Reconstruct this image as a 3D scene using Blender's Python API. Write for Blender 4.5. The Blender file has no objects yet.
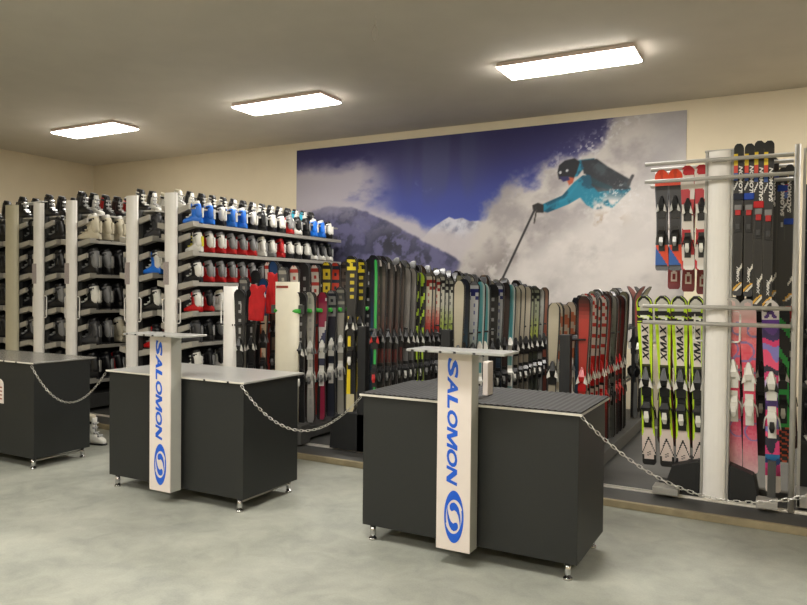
import bpy, math, random
import numpy as np
from mathutils import Vector, Matrix
R = random.Random(7)
SC = bpy.context.scene
COL = SC.collection

# ------------------------------------------------------------------ helpers
def lin(c):
    out = []
    for v in c[:3]:
        v = v / 255.0
        out.append(v / 12.92 if v <= 0.04045 else ((v + 0.055) / 1.055) ** 2.4)
    return tuple(out)

MATS = {}
def mat(name, rgb, rough=0.5, metal=0.0, var=0.06, scale=12.0, bump=0.0, coat=0.0, emit=0.0):
    if name in MATS: return MATS[name]
    m = bpy.data.materials.new(name); m.use_nodes = True
    nt = m.node_tree; b = nt.nodes['Principled BSDF']
    l = lin(rgb)
    tc = nt.nodes.new('ShaderNodeTexCoord'); nz = nt.nodes.new('ShaderNodeTexNoise')
    nz.inputs['Scale'].default_value = scale; nz.inputs['Detail'].default_value = 4
    nt.links.new(tc.outputs['Object'], nz.inputs['Vector'])
    rp = nt.nodes.new('ShaderNodeValToRGB')
    rp.color_ramp.elements[0].position = 0.3; rp.color_ramp.elements[1].position = 0.7
    rp.color_ramp.elements[0].color = (*[max(0, x * (1 - var)) for x in l], 1)
    rp.color_ramp.elements[1].color = (*[min(1, x * (1 + var)) for x in l], 1)
    nt.links.new(nz.outputs['Fac'], rp.inputs['Fac'])
    nt.links.new(rp.outputs['Color'], b.inputs['Base Color'])
    b.inputs['Roughness'].default_value = rough; b.inputs['Metallic'].default_value = metal
    b.inputs['Coat Weight'].default_value = coat
    if bump:
        bp = nt.nodes.new('ShaderNodeBump'); bp.inputs['Strength'].default_value = bump; bp.inputs['Distance'].default_value = 0.01
        nt.links.new(nz.outputs['Fac'], bp.inputs['Height']); nt.links.new(bp.outputs['Normal'], b.inputs['Normal'])
    if emit:
        b.inputs['Emission Color'].default_value = (*l, 1); b.inputs['Emission Strength'].default_value = emit
    MATS[name] = m
    return m

def attr_mat(name, rough=0.35, coat=0.0, spec=0.5, noise=0.05):
    if name in MATS: return MATS[name]
    m = bpy.data.materials.new(name); m.use_nodes = True
    nt = m.node_tree; b = nt.nodes['Principled BSDF']
    a = nt.nodes.new('ShaderNodeVertexColor'); a.layer_name = 'Col'
    nz = nt.nodes.new('ShaderNodeTexNoise'); nz.inputs['Scale'].default_value = 60
    mx = nt.nodes.new('ShaderNodeMix'); mx.data_type = 'RGBA'; mx.blend_type = 'OVERLAY'
    mx.inputs[0].default_value = noise
    nt.links.new(a.outputs['Color'], mx.inputs[6]); nt.links.new(nz.outputs['Fac'], mx.inputs[7])
    nt.links.new(mx.outputs[2], b.inputs['Base Color'])
    b.inputs['Roughness'].default_value = rough; b.inputs['Coat Weight'].default_value = coat
    b.inputs['Specular IOR Level'].default_value = spec
    MATS[name] = m
    return m

class MB:
    """collects faces for ONE mesh"""
    def __init__(s): s.v = []; s.f = []; s.m = []; s.c = []; s.sm = []; s.hascol = False
    def face(s, idx, mi=0, col=None, smooth=False):
        s.f.append(tuple(idx)); s.m.append(mi); s.c.append(col); s.sm.append(smooth)
        if col is not None: s.hascol = True
    def box(s, x0, x1, y0, y1, z0, z1, mi=0, col=None, M=None):
        o = len(s.v)
        for p in ((x0,y0,z0),(x1,y0,z0),(x1,y1,z0),(x0,y1,z0),(x0,y0,z1),(x1,y0,z1),(x1,y1,z1),(x0,y1,z1)):
            s.v.append(tuple(M @ Vector(p)) if M else p)
        for q in ((0,3,2,1),(4,5,6,7),(0,1,5,4),(1,2,6,5),(2,3,7,6),(3,0,4,7)):
            s.face([o + i for i in q], mi, col)
        return s
    def prism(s, poly, a, b, axis='z', mi=0, col=None, smooth=False):
        """poly: CCW 2D points; axis z: (x,y); axis y: (x,z); axis x: (y,z)"""
        o = len(s.v); n = len(poly)
        for t in (a, b):
            for p, q in poly:
                s.v.append((p, q, t) if axis == 'z' else ((p, t, q) if axis == 'y' else (t, p, q)))
        fl = (axis == 'y')
        def add(ix, sm=False): s.face(ix[::-1] if fl else ix, mi, col, sm)
        add([o + i for i in range(n)][::-1]); add([o + n + i for i in range(n)])
        for i in range(n):
            j = (i + 1) % n
            add([o + i, o + j, o + n + j, o + n + i], smooth)
        return s
    def tube(s, pts, r, n=8, mi=0, cap=True, closed=False):
        pts = [Vector(p) for p in pts]; o = len(s.v); k = len(pts)
        rr = r if isinstance(r, (list, tuple)) else [r] * k
        prev = None
        for i, p in enumerate(pts):
            if closed: t = pts[(i + 1) % k] - pts[i - 1]
            else: t = pts[min(i + 1, k - 1)] - pts[max(i - 1, 0)]
            t.normalize()
            if prev is None:
                u = t.orthogonal().normalized()
            else:
                u = (prev - t * prev.dot(t))
                u = u.normalized() if u.length > 1e-6 else t.orthogonal().normalized()
            prev = u; w = t.cross(u)
            for j in range(n):
                a = 2 * math.pi * j / n
                s.v.append(tuple(p + (u * math.cos(a) + w * math.sin(a)) * rr[i]))
        for i in range(k if closed else k - 1):
            i2 = (i + 1) % k
            for j in range(n):
                j2 = (j + 1) % n
                s.face([o + i*n + j, o + i*n + j2, o + i2*n + j2, o + i2*n + j], mi, None, True)
        if cap and not closed:
            s.face([o + j for j in range(n)][::-1], mi); s.face([o + (k-1)*n + j for j in range(n)], mi)
        return s
    def loft(s, rings, mi=0, cap=True, smooth=True):
        o = len(s.v); n = len(rings[0]); k = len(rings)
        for r in rings:
            for p in r: s.v.append(tuple(p))
        for i in range(k - 1):
            for j in range(n):
                j2 = (j + 1) % n
                s.face([o + i*n + j, o + i*n + j2, o + (i+1)*n + j2, o + (i+1)*n + j], mi, None, smooth)
        if cap:
            s.face([o + j for j in range(n)][::-1], mi); s.face([o + (k-1)*n + j for j in range(n)], mi)
        return s
    def mesh(s, name, mats):
        me = bpy.data.meshes.new(name)
        me.from_pydata(s.v, [], s.f)
        for m in (mats if isinstance(mats, (list, tuple)) else [mats]): me.materials.append(m)
        me.polygons.foreach_set('material_index', s.m)
        me.polygons.foreach_set('use_smooth', s.sm)
        if s.hascol:
            ca = me.color_attributes.new('Col', 'FLOAT_COLOR', 'CORNER')
            buf = []
            for f, c in zip(s.f, s.c):
                l = lin(c) if c is not None else (0.02, 0.02, 0.02)
                buf.extend((*l, 1.0) * len(f))
            ca.data.foreach_set('color', buf)
        me.update()
        return me
    def obj(s, name, mats, parent=None, loc=(0,0,0), rot=(0,0,0), bevel=0.0):
        me = s.mesh(name, mats)
        return link(name, me, parent, loc, rot, bevel)

def link(name, me, parent=None, loc=(0,0,0), rot=(0,0,0), bevel=0.0):
    o = bpy.data.objects.new(name, me); COL.objects.link(o)
    o.location = loc; o.rotation_euler = rot
    if parent: o.parent = parent
    if bevel:
        b = o.modifiers.new('bevel', 'BEVEL'); b.width = bevel; b.segments = 2; b.limit_method = 'ANGLE'
    return o

def tag(o, label=None, cat=None, group=None, kind=None):
    if label: o['label'] = label
    if cat: o['category'] = cat
    if group: o['group'] = group
    if kind: o['kind'] = kind
    return o
def thing(name, label, cat, loc=(0,0,0), rot=(0,0,0), group=None):
    o = bpy.data.objects.new(name, None); COL.objects.link(o)
    o.location = loc; o.rotation_euler = rot; o.empty_display_size = 0.1
    return tag(o, label, cat, group)
def struct(o): o['kind'] = 'structure'; return o

ORD = ['first','second','third','fourth','fifth','sixth','seventh','eighth','ninth','tenth','eleventh','twelfth',
       'thirteenth','fourteenth','fifteenth','sixteenth','seventeenth','eighteenth','nineteenth','twentieth']

def text_mesh(body, size, bold=0.0, shear=0.0, ext=0.0008, xs=1.0, space=1.0):
    cu = bpy.data.curves.new('lettering', 'FONT'); cu.body = body; cu.size = size
    cu.align_x = 'CENTER'; cu.align_y = 'CENTER'; cu.extrude = ext; cu.offset = bold; cu.shear = shear
    cu.space_character = space; cu.resolution_u = 3
    ob = bpy.data.objects.new('lettering', cu); COL.objects.link(ob)
    dg = bpy.context.evaluated_depsgraph_get(); dg.update()
    me = bpy.data.meshes.new_from_object(ob.evaluated_get(dg))
    bpy.data.objects.remove(ob)
    for v in me.vertices: v.co.x *= xs
    # centre exactly
    xsn = [v.co.x for v in me.vertices]; ysn = [v.co.y for v in me.vertices]
    cx, cy = (min(xsn)+max(xsn))/2, (min(ysn)+max(ysn))/2
    for v in me.vertices: v.co.x -= cx; v.co.y -= cy
    me['w'] = max(xsn)-min(xsn); me['h'] = max(ysn)-min(ysn)
    return me
def fit(me, w, h):
    sx, sy = w/me['w'], h/me['h']
    for v in me.vertices: v.co.x *= sx; v.co.y *= sy
    return me

# text planes: local x = reading direction, y = up of letters, z = out of face
def face_rot(reading, out):
    r = Vector(reading); o = Vector(out); u = o.cross(r)
    return Matrix((r, u, o)).transposed().to_euler()
DOWN = face_rot((0,0,-1), (0,-1,0)); UP = face_rot((0,0,1), (0,-1,0))

# ------------------------------------------------------------------ materials
M_ceil = mat('ceiling_paint', (204,197,184), 0.95, var=0.03, scale=2.5, bump=0.12)
M_wall = mat('wall_paint', (214,202,176), 0.9, var=0.02, scale=3, bump=0.05)
M_white = mat('white_metal', (243,240,235), 0.38, var=0.015)
M_cream = mat('cream_metal', (226,220,200), 0.45, var=0.02)
M_alu = mat('brushed_aluminium', (168,166,160), 0.45, 0.2, var=0.05, scale=30)
M_greytube = mat('grey_tube_paint', (176,173,166), 0.5, 0.0, var=0.03)
M_chrome = mat('chrome', (205,205,205), 0.15, 1.0, var=0.02)
M_shelf = mat('shelf_grey', (176,172,162), 0.5, 0.2, var=0.04)
M_black = mat('black_plastic', (20,20,22), 0.4, var=0.15)
M_blackm = mat('black_matt_board', (26,27,28), 0.6, var=0.1)
M_dark = mat('dark_steel', (40,41,42), 0.5, 0.2, var=0.1)
M_darkgrey = mat('dark_grey_steel', (78,78,76), 0.55, 0.2, var=0.06)
M_counter = mat('anthracite_laminate', (28,30,29), 0.5, var=0.04, scale=40)
M_counterd = mat('counter_underside', (20,20,20), 0.8)
M_top = mat('light_laminate', (158,158,154), 0.3, var=0.03, scale=30)
M_top0 = mat('dark_laminate', (120,118,112), 0.22, var=0.05, scale=30)
M_edge = mat('light_edge_band', (205,200,188), 0.45, var=0.02)
M_rubber = mat('ribbed_rubber', (24,23,22), 0.6, var=0.14, scale=9)
M_sign = mat('sign_white', (216,206,198), 0.42, var=0.02)
M_signside = mat('sign_panel_grey', (168,168,160), 0.45, var=0.02)
M_blue = mat('logo_blue', (14,86,200), 0.4, var=0.02)
M_wood = mat('platform_edge_wood', (150,138,110), 0.75, var=0.22, scale=7, bump=0.2)
M_plat = mat('platform_vinyl', (74,74,72), 0.6, var=0.1, scale=5)
M_rail = mat('rail_aluminium', (215,212,205), 0.3, 0.6, var=0.03)
M_lab = mat('info_strip_print', (168,158,156), 0.6, var=0.14, scale=60)
M_skicol = attr_mat('ski_topsheet', 0.38, 0.18)
M_mural = attr_mat('mural_print', 0.55, 0.0, 0.3, 0.0)
M_red = mat('red_fabric', (186,22,26), 0.8, var=0.12, scale=14, bump=0.3)
M_green = mat('green_peg_plastic', (60,170,60), 0.45, var=0.05)
M_txtw = mat('white_print', (232,230,226), 0.5, var=0.01)
M_txtk = mat('black_print', (22,22,24), 0.5, var=0.01)
M_txtr = mat('dull_red_print', (150,70,55), 0.5, var=0.05)
P = {  # plastics for boots and bindings
 'black': mat('shell_black', (24,24,26), 0.32, var=0.12), 'white': mat('shell_white', (226,224,216), 0.35, var=0.03),
 'grey': mat('shell_grey', (128,128,128), 0.35, var=0.06), 'red': mat('shell_red', (186,26,28), 0.33, var=0.06),
 'blue': mat('shell_blue', (34,116,222), 0.35, var=0.05), 'cream': mat('shell_cream', (205,196,172), 0.4, var=0.05),
 'darkgrey': mat('shell_dark_grey', (62,62,64), 0.35, var=0.1), 'silver': mat('shell_silver', (180,180,178), 0.28, 0.4, var=0.05),
 'cyan': mat('shell_cyan', (60,170,200), 0.35, var=0.05), 'yellow': mat('shell_yellow', (214,206,60), 0.35, var=0.05)}

def floor_mat():
    m = bpy.data.materials.new('grey_floor_vinyl'); m.use_nodes = True
    nt = m.node_tree; b = nt.nodes['Principled BSDF']
    tc = nt.nodes.new('ShaderNodeTexCoord')
    n1 = nt.nodes.new('ShaderNodeTexNoise'); n1.inputs['Scale'].default_value = 2.0; n1.inputs['Detail'].default_value = 7; n1.inputs['Roughness'].default_value = 0.62
    n1.inputs['Distortion'].default_value = 0.2
    n2 = nt.nodes.new('ShaderNodeTexNoise'); n2.inputs['Scale'].default_value = 90; n2.inputs['Detail'].default_value = 3
    n3 = nt.nodes.new('ShaderNodeTexNoise'); n3.inputs['Scale'].default_value = 5; n3.inputs['Detail'].default_value = 5; n3.inputs['Distortion'].default_value = 1.2
    for n in (n1, n2, n3): nt.links.new(tc.outputs['Object'], n.inputs['Vector'])
    def mixn(a, b_, f):
        x = nt.nodes.new('ShaderNodeMix'); x.data_type = 'FLOAT'; x.inputs[0].default_value = f
        nt.links.new(a, x.inputs[2]); nt.links.new(b_, x.inputs[3]); return x.outputs[0]
    f = mixn(mixn(n1.outputs['Fac'], n2.outputs['Fac'], 0.25), n3.outputs['Fac'], 0.3)
    rp = nt.nodes.new('ShaderNodeValToRGB')
    rp.color_ramp.elements[0].position = 0.36; rp.color_ramp.elements[0].color = (*lin((133,136,127)), 1)
    rp.color_ramp.elements[1].position = 0.64; rp.color_ramp.elements[1].color = (*lin((167,168,156)), 1)
    nt.links.new(f, rp.inputs['Fac']); nt.links.new(rp.outputs['Color'], b.inputs['Base Color'])
    b.inputs['Roughness'].default_value = 0.55
    bp = nt.nodes.new('ShaderNodeBump'); bp.inputs['Strength'].default_value = 0.08
    nt.links.new(n2.outputs['Fac'], bp.inputs['Height']); nt.links.new(bp.outputs['Normal'], b.inputs['Normal'])
    return m
M_floor = floor_mat()

# ------------------------------------------------------------------ room
XL, XR, YB, YF, H = -11.9, 4.6, 9.24, -5.0, 3.98
PZ = 0.05                                   # platform height
struct(MB().box(XL-.1, XR+.1, YF-.1, YB+.1, -.1, 0).obj('floor', M_floor))
struct(MB().box(XL-.1, XR+.1, YF-.1, YB+.1, H, H+.1).obj('ceiling', M_ceil))
struct(MB().box(XL-.1, XR+.1, YB, YB+.1, 0, H).obj('wall_back', M_wall))
struct(MB().box(XL-.1, XL, YF, YB, 0, H).obj('wall_left', M_wall))
struct(MB().box(XR, XR+.1, YF, YB, 0, H).obj('wall_right', M_wall))
struct(MB().box(XL-.1, XR+.1, YF-.1, YF, 0, H).obj('wall_front', M_wall))
pl = struct(MB().box(XL, XR, 5.47, YB, 0, PZ).obj('floor_platform', M_plat))
struct(MB().box(XL, XR, 5.43, 5.47, 0, PZ+.002).obj('trim_1', M_wood, bevel=.004))
for i, yy in enumerate((5.80, 8.55)):
    rb = MB(); rb.box(XL+.02, XR-.02, yy-.03, yy+.03, PZ, PZ+.006); rb.box(XL+.02, XR-.02, yy-.008, yy+.008, PZ+.006, PZ+.018)
    struct(rb.obj('trim_%d' % (i+2), M_rail))

# lights
M_diff = bpy.data.materials.new('lit_diffuser'); M_diff.use_nodes = True
_b = M_diff.node_tree.nodes['Principled BSDF']; _b.inputs['Base Color'].default_value = (.9,.9,.9,1)
_b.inputs['Emission Color'].default_value = (1.0, 0.958, 0.89, 1); _b.inputs['Emission Strength'].default_value = 23.0
M_house = mat('lamp_housing', (206,186,176), 0.5, var=0.02)
M_diff2 = M_diff.copy(); M_diff2.name = 'lit_diffuser_weaker'; M_diff2.node_tree.nodes['Principled BSDF'].inputs['Emission Strength'].default_value = 17.0
M_diff3 = M_diff.copy(); M_diff3.name = 'lit_diffuser_weakest'; M_diff3.node_tree.nodes['Principled BSDF'].inputs['Emission Strength'].default_value = 10.0
def ceiling_light(x, y, label, mt=None):
    t = thing('ceiling_light', label, 'ceiling light', (x, y, H))
    MB().box(-.685, .685, -.228, .228, -.045, 0).obj('housing', M_house, t, bevel=.006)
    rings = []
    for k, (ins, z) in enumerate(((.006,-.044),(.012,-.052),(.03,-.064),(.06,-.070))):
        x1, y1 = .69-ins, .232-ins
        rings.append([(x1,-y1,z),(x1,y1,z),(-x1,y1,z),(-x1,-y1,z)][::-1])
    MB().loft(rings, smooth=False).obj('diffuser', mt or M_diff, t)
    return t
ceiling_light(-1.96, 7.10, 'long white ceiling light above the skier mural, rightmost in view')
ceiling_light(-5.54, 7.10, 'long white ceiling light left of the mural, middle one of three', M_diff2)
ceiling_light(-9.02, 7.02, 'long white ceiling light over the boot racks, leftmost of three', M_diff3)
for i, (x, y) in enumerate(((1.6,7.1),(-1.96,2.3),(-5.54,1.2),(-1.96,-2.2),(-5.54,-2.2),(1.6,-2.2))):
    tag(ceiling_light(x, y, 'long white ceiling light outside the picture frame'), group='lights outside the frame')

# loose cable loop
pts = [(0,0,0),(.005,.0,-.05),(0,0,-.09),(-.03,0,-.14),(-.03,.0,-.20),(-.005,0,-.235),(.02,0,-.2),(.02,0,-.13),(.0,0,-.09)]
tag(MB().tube(pts, .0035, 6).obj('ceiling_wire', mat('pale_wire', (190,180,165), .6), None, (-3.10, 5.19, H)),
    'thin pale wire loop hanging from the bare ceiling', 'wire')

# ------------------------------------------------------------------ mural
def mural():
    x0, x1, z0, z1 = -6.97, -1.07, 1.0, 3.86
    nx, nz = 480, 233
    X, Z = np.meshgrid(np.linspace(x0, x1, nx), np.linspace(z0, z1, nz))
    rng = np.random.default_rng(5)
    def vnoise(sx, sz, ox=0.0, oz=0.0):
        g = rng.random((64, 128)); a = (X - x0) * sx + ox + 3; b = (Z - z0) * sz + oz + 3
        i = np.floor(a).astype(int); j = np.floor(b).astype(int); fa = a - i; fb = b - j
        fa = fa*fa*(3-2*fa); fb = fb*fb*(3-2*fb)
        q = lambda jj, ii: g[jj % 64, ii % 128]
        return (q(j,i)*(1-fa)+q(j,i+1)*fa)*(1-fb)+(q(j+1,i)*(1-fa)+q(j+1,i+1)*fa)*fb
    def fbm(s, o=5, asp=1.0, rough=.5):
        t = 0; a = 1; n = 0
        for k in range(o): t = t + a*vnoise(s*2**k, s*asp*2**k, R.random()*9, R.random()*9); n += a; a *= rough
        return t/n
    def ss(a, b, v): t = np.clip((v-a)/(b-a), 0, 1); return t*t*(3-2*t)
    def c(*k): return np.array(k, float)
    def mix(base, col, m): return base*(1-m[...,None]) + (col if isinstance(col, np.ndarray) and col.ndim == 3 else np.broadcast_to(c(*col) if not isinstance(col, np.ndarray) else col, base.shape))*m[...,None]
    def poly(pts, soft=.02, wob=0.0):
        P2 = np.array(pts); inside = np.zeros(X.shape, bool); d = np.full(X.shape, 1e9)
        for k in range(len(P2)):
            ax, az = P2[k]; bx, bz = P2[(k+1) % len(P2)]
            cond = (az > Z) != (bz > Z)
            with np.errstate(divide='ignore', invalid='ignore'):
                xi = (bx-ax)*(Z-az)/(bz-az if bz != az else 1e-9)+ax
            inside ^= cond & (X < xi)
            L2 = (bx-ax)**2+(bz-az)**2; t = np.clip(((X-ax)*(bx-ax)+(Z-az)*(bz-az))/L2, 0, 1)
            d = np.minimum(d, np.hypot(X-ax-t*(bx-ax), Z-az-t*(bz-az)))
        sd = np.where(inside, d, -d) + wob
        return ss(-soft/2, soft/2, sd)
    def line(pts):                                  # height of a polyline at X
        q = np.array(pts); return np.interp(X, q[:,0], q[:,1])
    n1, n2, n3 = fbm(1.0), fbm(2.6, 6, 1.3, .6), fbm(6, 5, 1.0, .6)
    n4 = fbm(1.6, 6, 2.2, .6)
    # sky
    g = ss(1.9, 3.9, Z); img = np.zeros(X.shape+(3,))
    img[:] = c(84,104,180); img = mix(img, (56,68,146), ss(2.2, 2.9, Z)); img = mix(img, (46,43,92), ss(2.8, 3.7, Z))
    img = mix(img, (66,70,110), .5*ss(.45,.7,vnoise(5,.8))*ss(-5.2,-4.6,X)*ss(-2.9,-3.7,X)*ss(2.7,3.3,Z))
    # clouds at the left
    cl = ss(.30,.60, n4*.65 + n1*.45 + .12*ss(-5.4,-6.8,X)) * ss(-4.9,-5.9,X + .6*(n1-.5)) * ss(3.75,3.35,Z+.12*(n2-.5)*2)
    img = mix(img, (168,162,172), np.clip(1.05*cl,0,1))
    band = np.exp(-((Z-(3.0-.34*ss(-6.6,-4.6,X)*1.2+.12*(n1-.5)))/.16)**2)*ss(-4.9,-6.0,X)
    img = mix(img, (176,170,180), np.clip(.9*band*(.6+.8*n2),0,1))
    wisp = np.exp(-(((X+4.72)/.12)**2+((Z-3.13)/.06)**2))*ss(.45,.6,n3)
    img = mix(img, (170,180,215), .8*wisp)
    # snowy far peak with cloud under it
    pk = line([(-7,1.0),(-5.0,2.1),(-4.64,2.42),(-4.52,2.53),(-4.38,2.61),(-4.25,2.69),(-4.16,2.65),(-4.03,2.66),(-3.92,2.60),(-3.80,2.61),(-3.62,2.53),(-3.3,2.4),(-1,1.9)]) + .05*(n3-.5)
    pm = ss(-.012,.012,pk-Z)
    img = mix(img, mix(np.broadcast_to(c(196,196,206), img.shape), (128,130,150), ss(.46,.66,n3*.6+n2*.4)), pm)
    mist = ss(.12,-.14,Z-line([(-7,2.9),(-5.5,2.92),(-5.0,2.76),(-4.6,2.54),(-4.3,2.50),(-3.9,2.48),(-3,2.44),(-1,2.3)])+.35*(n2-.5))*ss(-5.9,-5.2,X)
    img = mix(img, (186,178,180), .93*mist)
    # near dark ridge
    rg = line([(-7,2.76),(-6.61,2.90),(-6.32,2.93),(-5.91,2.89),(-5.65,2.83),(-5.32,2.69),(-5.06,2.55),(-4.72,2.38),(-4.39,2.22),(-4.04,2.03),(-3.6,1.8),(-1,1.0)]) + .07*(n3-.5)
    rm = ss(-.02,.03,rg-Z)
    rock = mix(np.broadcast_to(c(98,96,130), img.shape), (66,66,92), ss(.45,.62,n2*.5+n3*.5))
    rock = mix(rock, (150,146,168), .55*ss(.5,.66,n3*.7+n1*.3)*ss(1.9,2.9,Z))
    trees = ss(.47,.56,n3*.75+n2*.25)*np.clip(np.exp(-(((X+5.22)/.30)**2+((Z-2.32)/.2)**2))+.75*np.exp(-(((X+6.1)/.22)**2+((Z-2.45)/.28)**2))+.8*np.exp(-(((X+4.75)/.3)**2+((Z-2.05)/.16)**2)),0,1)
    rock = mix(rock, (46,46,56), .9*trees)
    rock = mix(rock, (150,146,164), .75*ss(.30,.0,rg-Z+.15*(n2-.5))*ss(-5.5,-6.3,X))
    img = mix(img, rock, rm)
    # snow slope and powder cloud
    sl = line([(-7,.6),(-4.4,1.2),(-4.12,1.85),(-4.03,2.09),(-3.89,2.40),(-3.71,2.74),(-3.41,2.96),(-3.12,3.15),(-2.84,3.30),(-2.57,3.42),(-2.25,3.54),(-2.02,3.68),(-1.77,3.88),(-1,4.4)])
    sm = ss(-.16,.16,sl-Z+.55*(n2-.5)+.25*(n3-.5))
    snow = mix(np.broadcast_to(c(190,183,178), img.shape), (152,146,146), ss(.42,.66,n2*.6+n1*.4))
    snow = mix(snow, (170,166,166), .8*ss(-1.75,-1.25,X+.3*(n1-.5))*ss(2.3,3.2,Z))
    dg = Z - 0.62*(X+3.0) - 2.35                     # downhill furrows
    fur = ss(.5,.62,vnoise(1.2,1.2)*.4+n3*.6)*np.exp(-((dg+.05)/.24)**2)*ss(-1.4,-2.3,X)
    snow = mix(snow, (128,121,119), .8*fur)
    fur2 = ss(.46,.64,n3*.5+n2*.5)*np.exp(-((Z-.85*(X+2.3)-2.05)/.26)**2)
    snow = mix(snow, (126,121,122), .85*fur2)
    snow = mix(snow, (214,208,203), .7*ss(.15,-.3,dg+.12)*ss(.35,.6,n1))
    img = mix(img, snow, sm)
    spr = ss(.60,.66,fbm(26,2))*np.exp(-((sl-Z-.05)/.16)**2)*ss(-3.0,-2.4,X)
    img = mix(img, (205,202,205), .7*spr)
    # skier printed on the mural
    torso=[(-2.39,3.35),(-2.19,3.36),(-2.06,3.25),(-1.76,3.04),(-1.72,2.93),(-1.94,2.71),(-2.18,2.70),(-2.28,2.76),(-2.37,2.87),(-2.24,3.05)]
    pack=[(-2.35,3.34),(-2.15,3.35),(-2.01,3.24),(-1.72,3.05),(-1.73,2.93),(-1.9,2.94),(-2.13,2.92),(-2.22,3.02),(-2.23,3.14),(-2.32,3.17)]
    arm=[(-2.86,2.8),(-2.6,2.9),(-2.44,3.07),(-2.33,3.15),(-2.23,3.13),(-2.21,3.04),(-2.29,2.9),(-2.51,2.78),(-2.8,2.68),(-2.86,2.7)]
    teal = mix(np.broadcast_to(c(22,116,142), img.shape), (12,70,92), ss(.42,.6,n3))
    img = mix(img, teal, poly(torso))
    img = mix(img, mix(np.broadcast_to(c(52,62,68), img.shape), (34,36,42), ss(.4,.6,n3)), poly(pack))
    img = mix(img, (24,52,62), poly([(-2.22,3.12),(-2.12,3.06),(-1.95,2.98),(-1.95,2.93),(-2.15,2.99),(-2.24,3.05)]))
    img = mix(img, teal, poly(arm)); img = mix(img, teal, poly([(-2.44,3.34),(-2.36,3.35),(-2.32,3.24),(-2.4,3.14),(-2.45,3.13)]))
    img = mix(img, (40,140,165), .6*poly([(-2.8,2.77),(-2.55,2.88),(-2.4,3.04),(-2.42,3.0),(-2.55,2.84),(-2.8,2.74)], .05))
    img = mix(img, (176,84,54), poly([(-2.55,3.11),(-2.5,3.14),(-2.44,3.13),(-2.46,3.06),(-2.51,3.03)]))
    img = mix(img, (26,26,32), poly([(-2.67,3.21),(-2.65,3.30),(-2.57,3.36),(-2.44,3.38),(-2.37,3.33),(-2.41,3.20),(-2.45,3.12),(-2.51,3.14),(-2.59,3.11),(-2.65,3.12)]))
    img = mix(img, (44,40,84), poly([(-2.65,3.15),(-2.52,3.15),(-2.5,3.1),(-2.59,3.08)]))
    for q in ((-2.63,3.205),(-2.54,3.225)): img = mix(img, (190,190,195), ss(.024,.012,np.hypot(X-q[0],Z-q[1])))
    img = mix(img, (38,33,32), poly([(-3.01,2.79),(-2.93,2.82),(-2.85,2.79),(-2.85,2.68),(-2.95,2.69),(-3.0,2.73)]))
    def seg(a, b, w):
        t = np.clip(((X-a[0])*(b[0]-a[0])+(Z-a[1])*(b[1]-a[1]))/((b[0]-a[0])**2+(b[1]-a[1])**2),0,1)
        return ss(w*1.4, w*.5, np.hypot(X-a[0]-t*(b[0]-a[0]), Z-a[1]-t*(b[1]-a[1])))
    img = mix(img, (44,42,44), seg((-2.96,2.76),(-3.42,1.80),.016)); img = mix(img, (60,55,52), seg((-2.95,2.72),(-2.98,2.55),.011))
    img = mix(img, (60,58,60), seg((-1.75,3.0),(-1.70,3.10),.02))
    spray = np.exp(-(((X+1.98)/.30)**2+((Z-2.68)/.17)**2))
    img = mix(img, (206,200,196), np.clip(spray*1.6,0,1)*ss(.36,.56,n3*.6+fbm(12,3)*.4))
    img = mix(img, (150,128,104), .7*np.exp(-(((X+2.02)/.2)**2+((Z-2.56)/.09)**2))*ss(.48,.6,n3))
    fl = ss(.68,.74,fbm(40,2))*np.exp(-(((X+1.85)/.30)**2+((Z-2.82)/.18)**2))
    img = mix(img, (206,205,206), np.clip(.9*fl,0,1))
    L = img*.93/255.0; L = np.where(L <= .04045, L/12.92, ((L+.055)/1.055)**2.4)
    yv = YB-.012
    co = np.stack([X, np.full(X.shape, yv), Z], -1).reshape(-1,3)
    fr = len(co); nb = [(x0,YB-.001,z0),(x1,YB-.001,z0),(x1,YB-.001,z1),(x0,YB-.001,z1)]
    idx = np.arange(nx*nz).reshape(nz,nx)
    q = np.stack([idx[:-1,:-1], idx[:-1,1:], idx[1:,1:], idx[1:,:-1]], -1).reshape(-1,4)
    faces = [tuple(r) for r in q.tolist()]
    bl, br, tl, tr = idx[0,0], idx[0,-1], idx[-1,0], idx[-1,-1]
    faces += [(fr+3,fr+2,fr+1,fr), tuple([fr,fr+1]+idx[0,::-1].tolist()), tuple([fr+2,fr+3]+idx[-1,:].tolist()),
              tuple([fr+3,fr]+idx[:,0].tolist()), tuple([fr+1,fr+2]+idx[::-1,-1].tolist())]
    me = bpy.data.meshes.new('wall_mural'); me.from_pydata(co.tolist()+nb, [], faces)
    ca = me.color_attributes.new('Col', 'FLOAT_COLOR', 'POINT')
    al = np.ones((fr+4,4)); al[:fr,:3] = np.clip(L,0,1).reshape(-1,3); al[fr:,:3] = .7
    ca.data.foreach_set('color', al.astype(np.float32).ravel())
    me.materials.append(M_mural)
    o = link('wall_mural', me)
    tag(o, 'large wall mural of a skier in teal carving powder snow below blue sky', 'mural')
mural()

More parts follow.
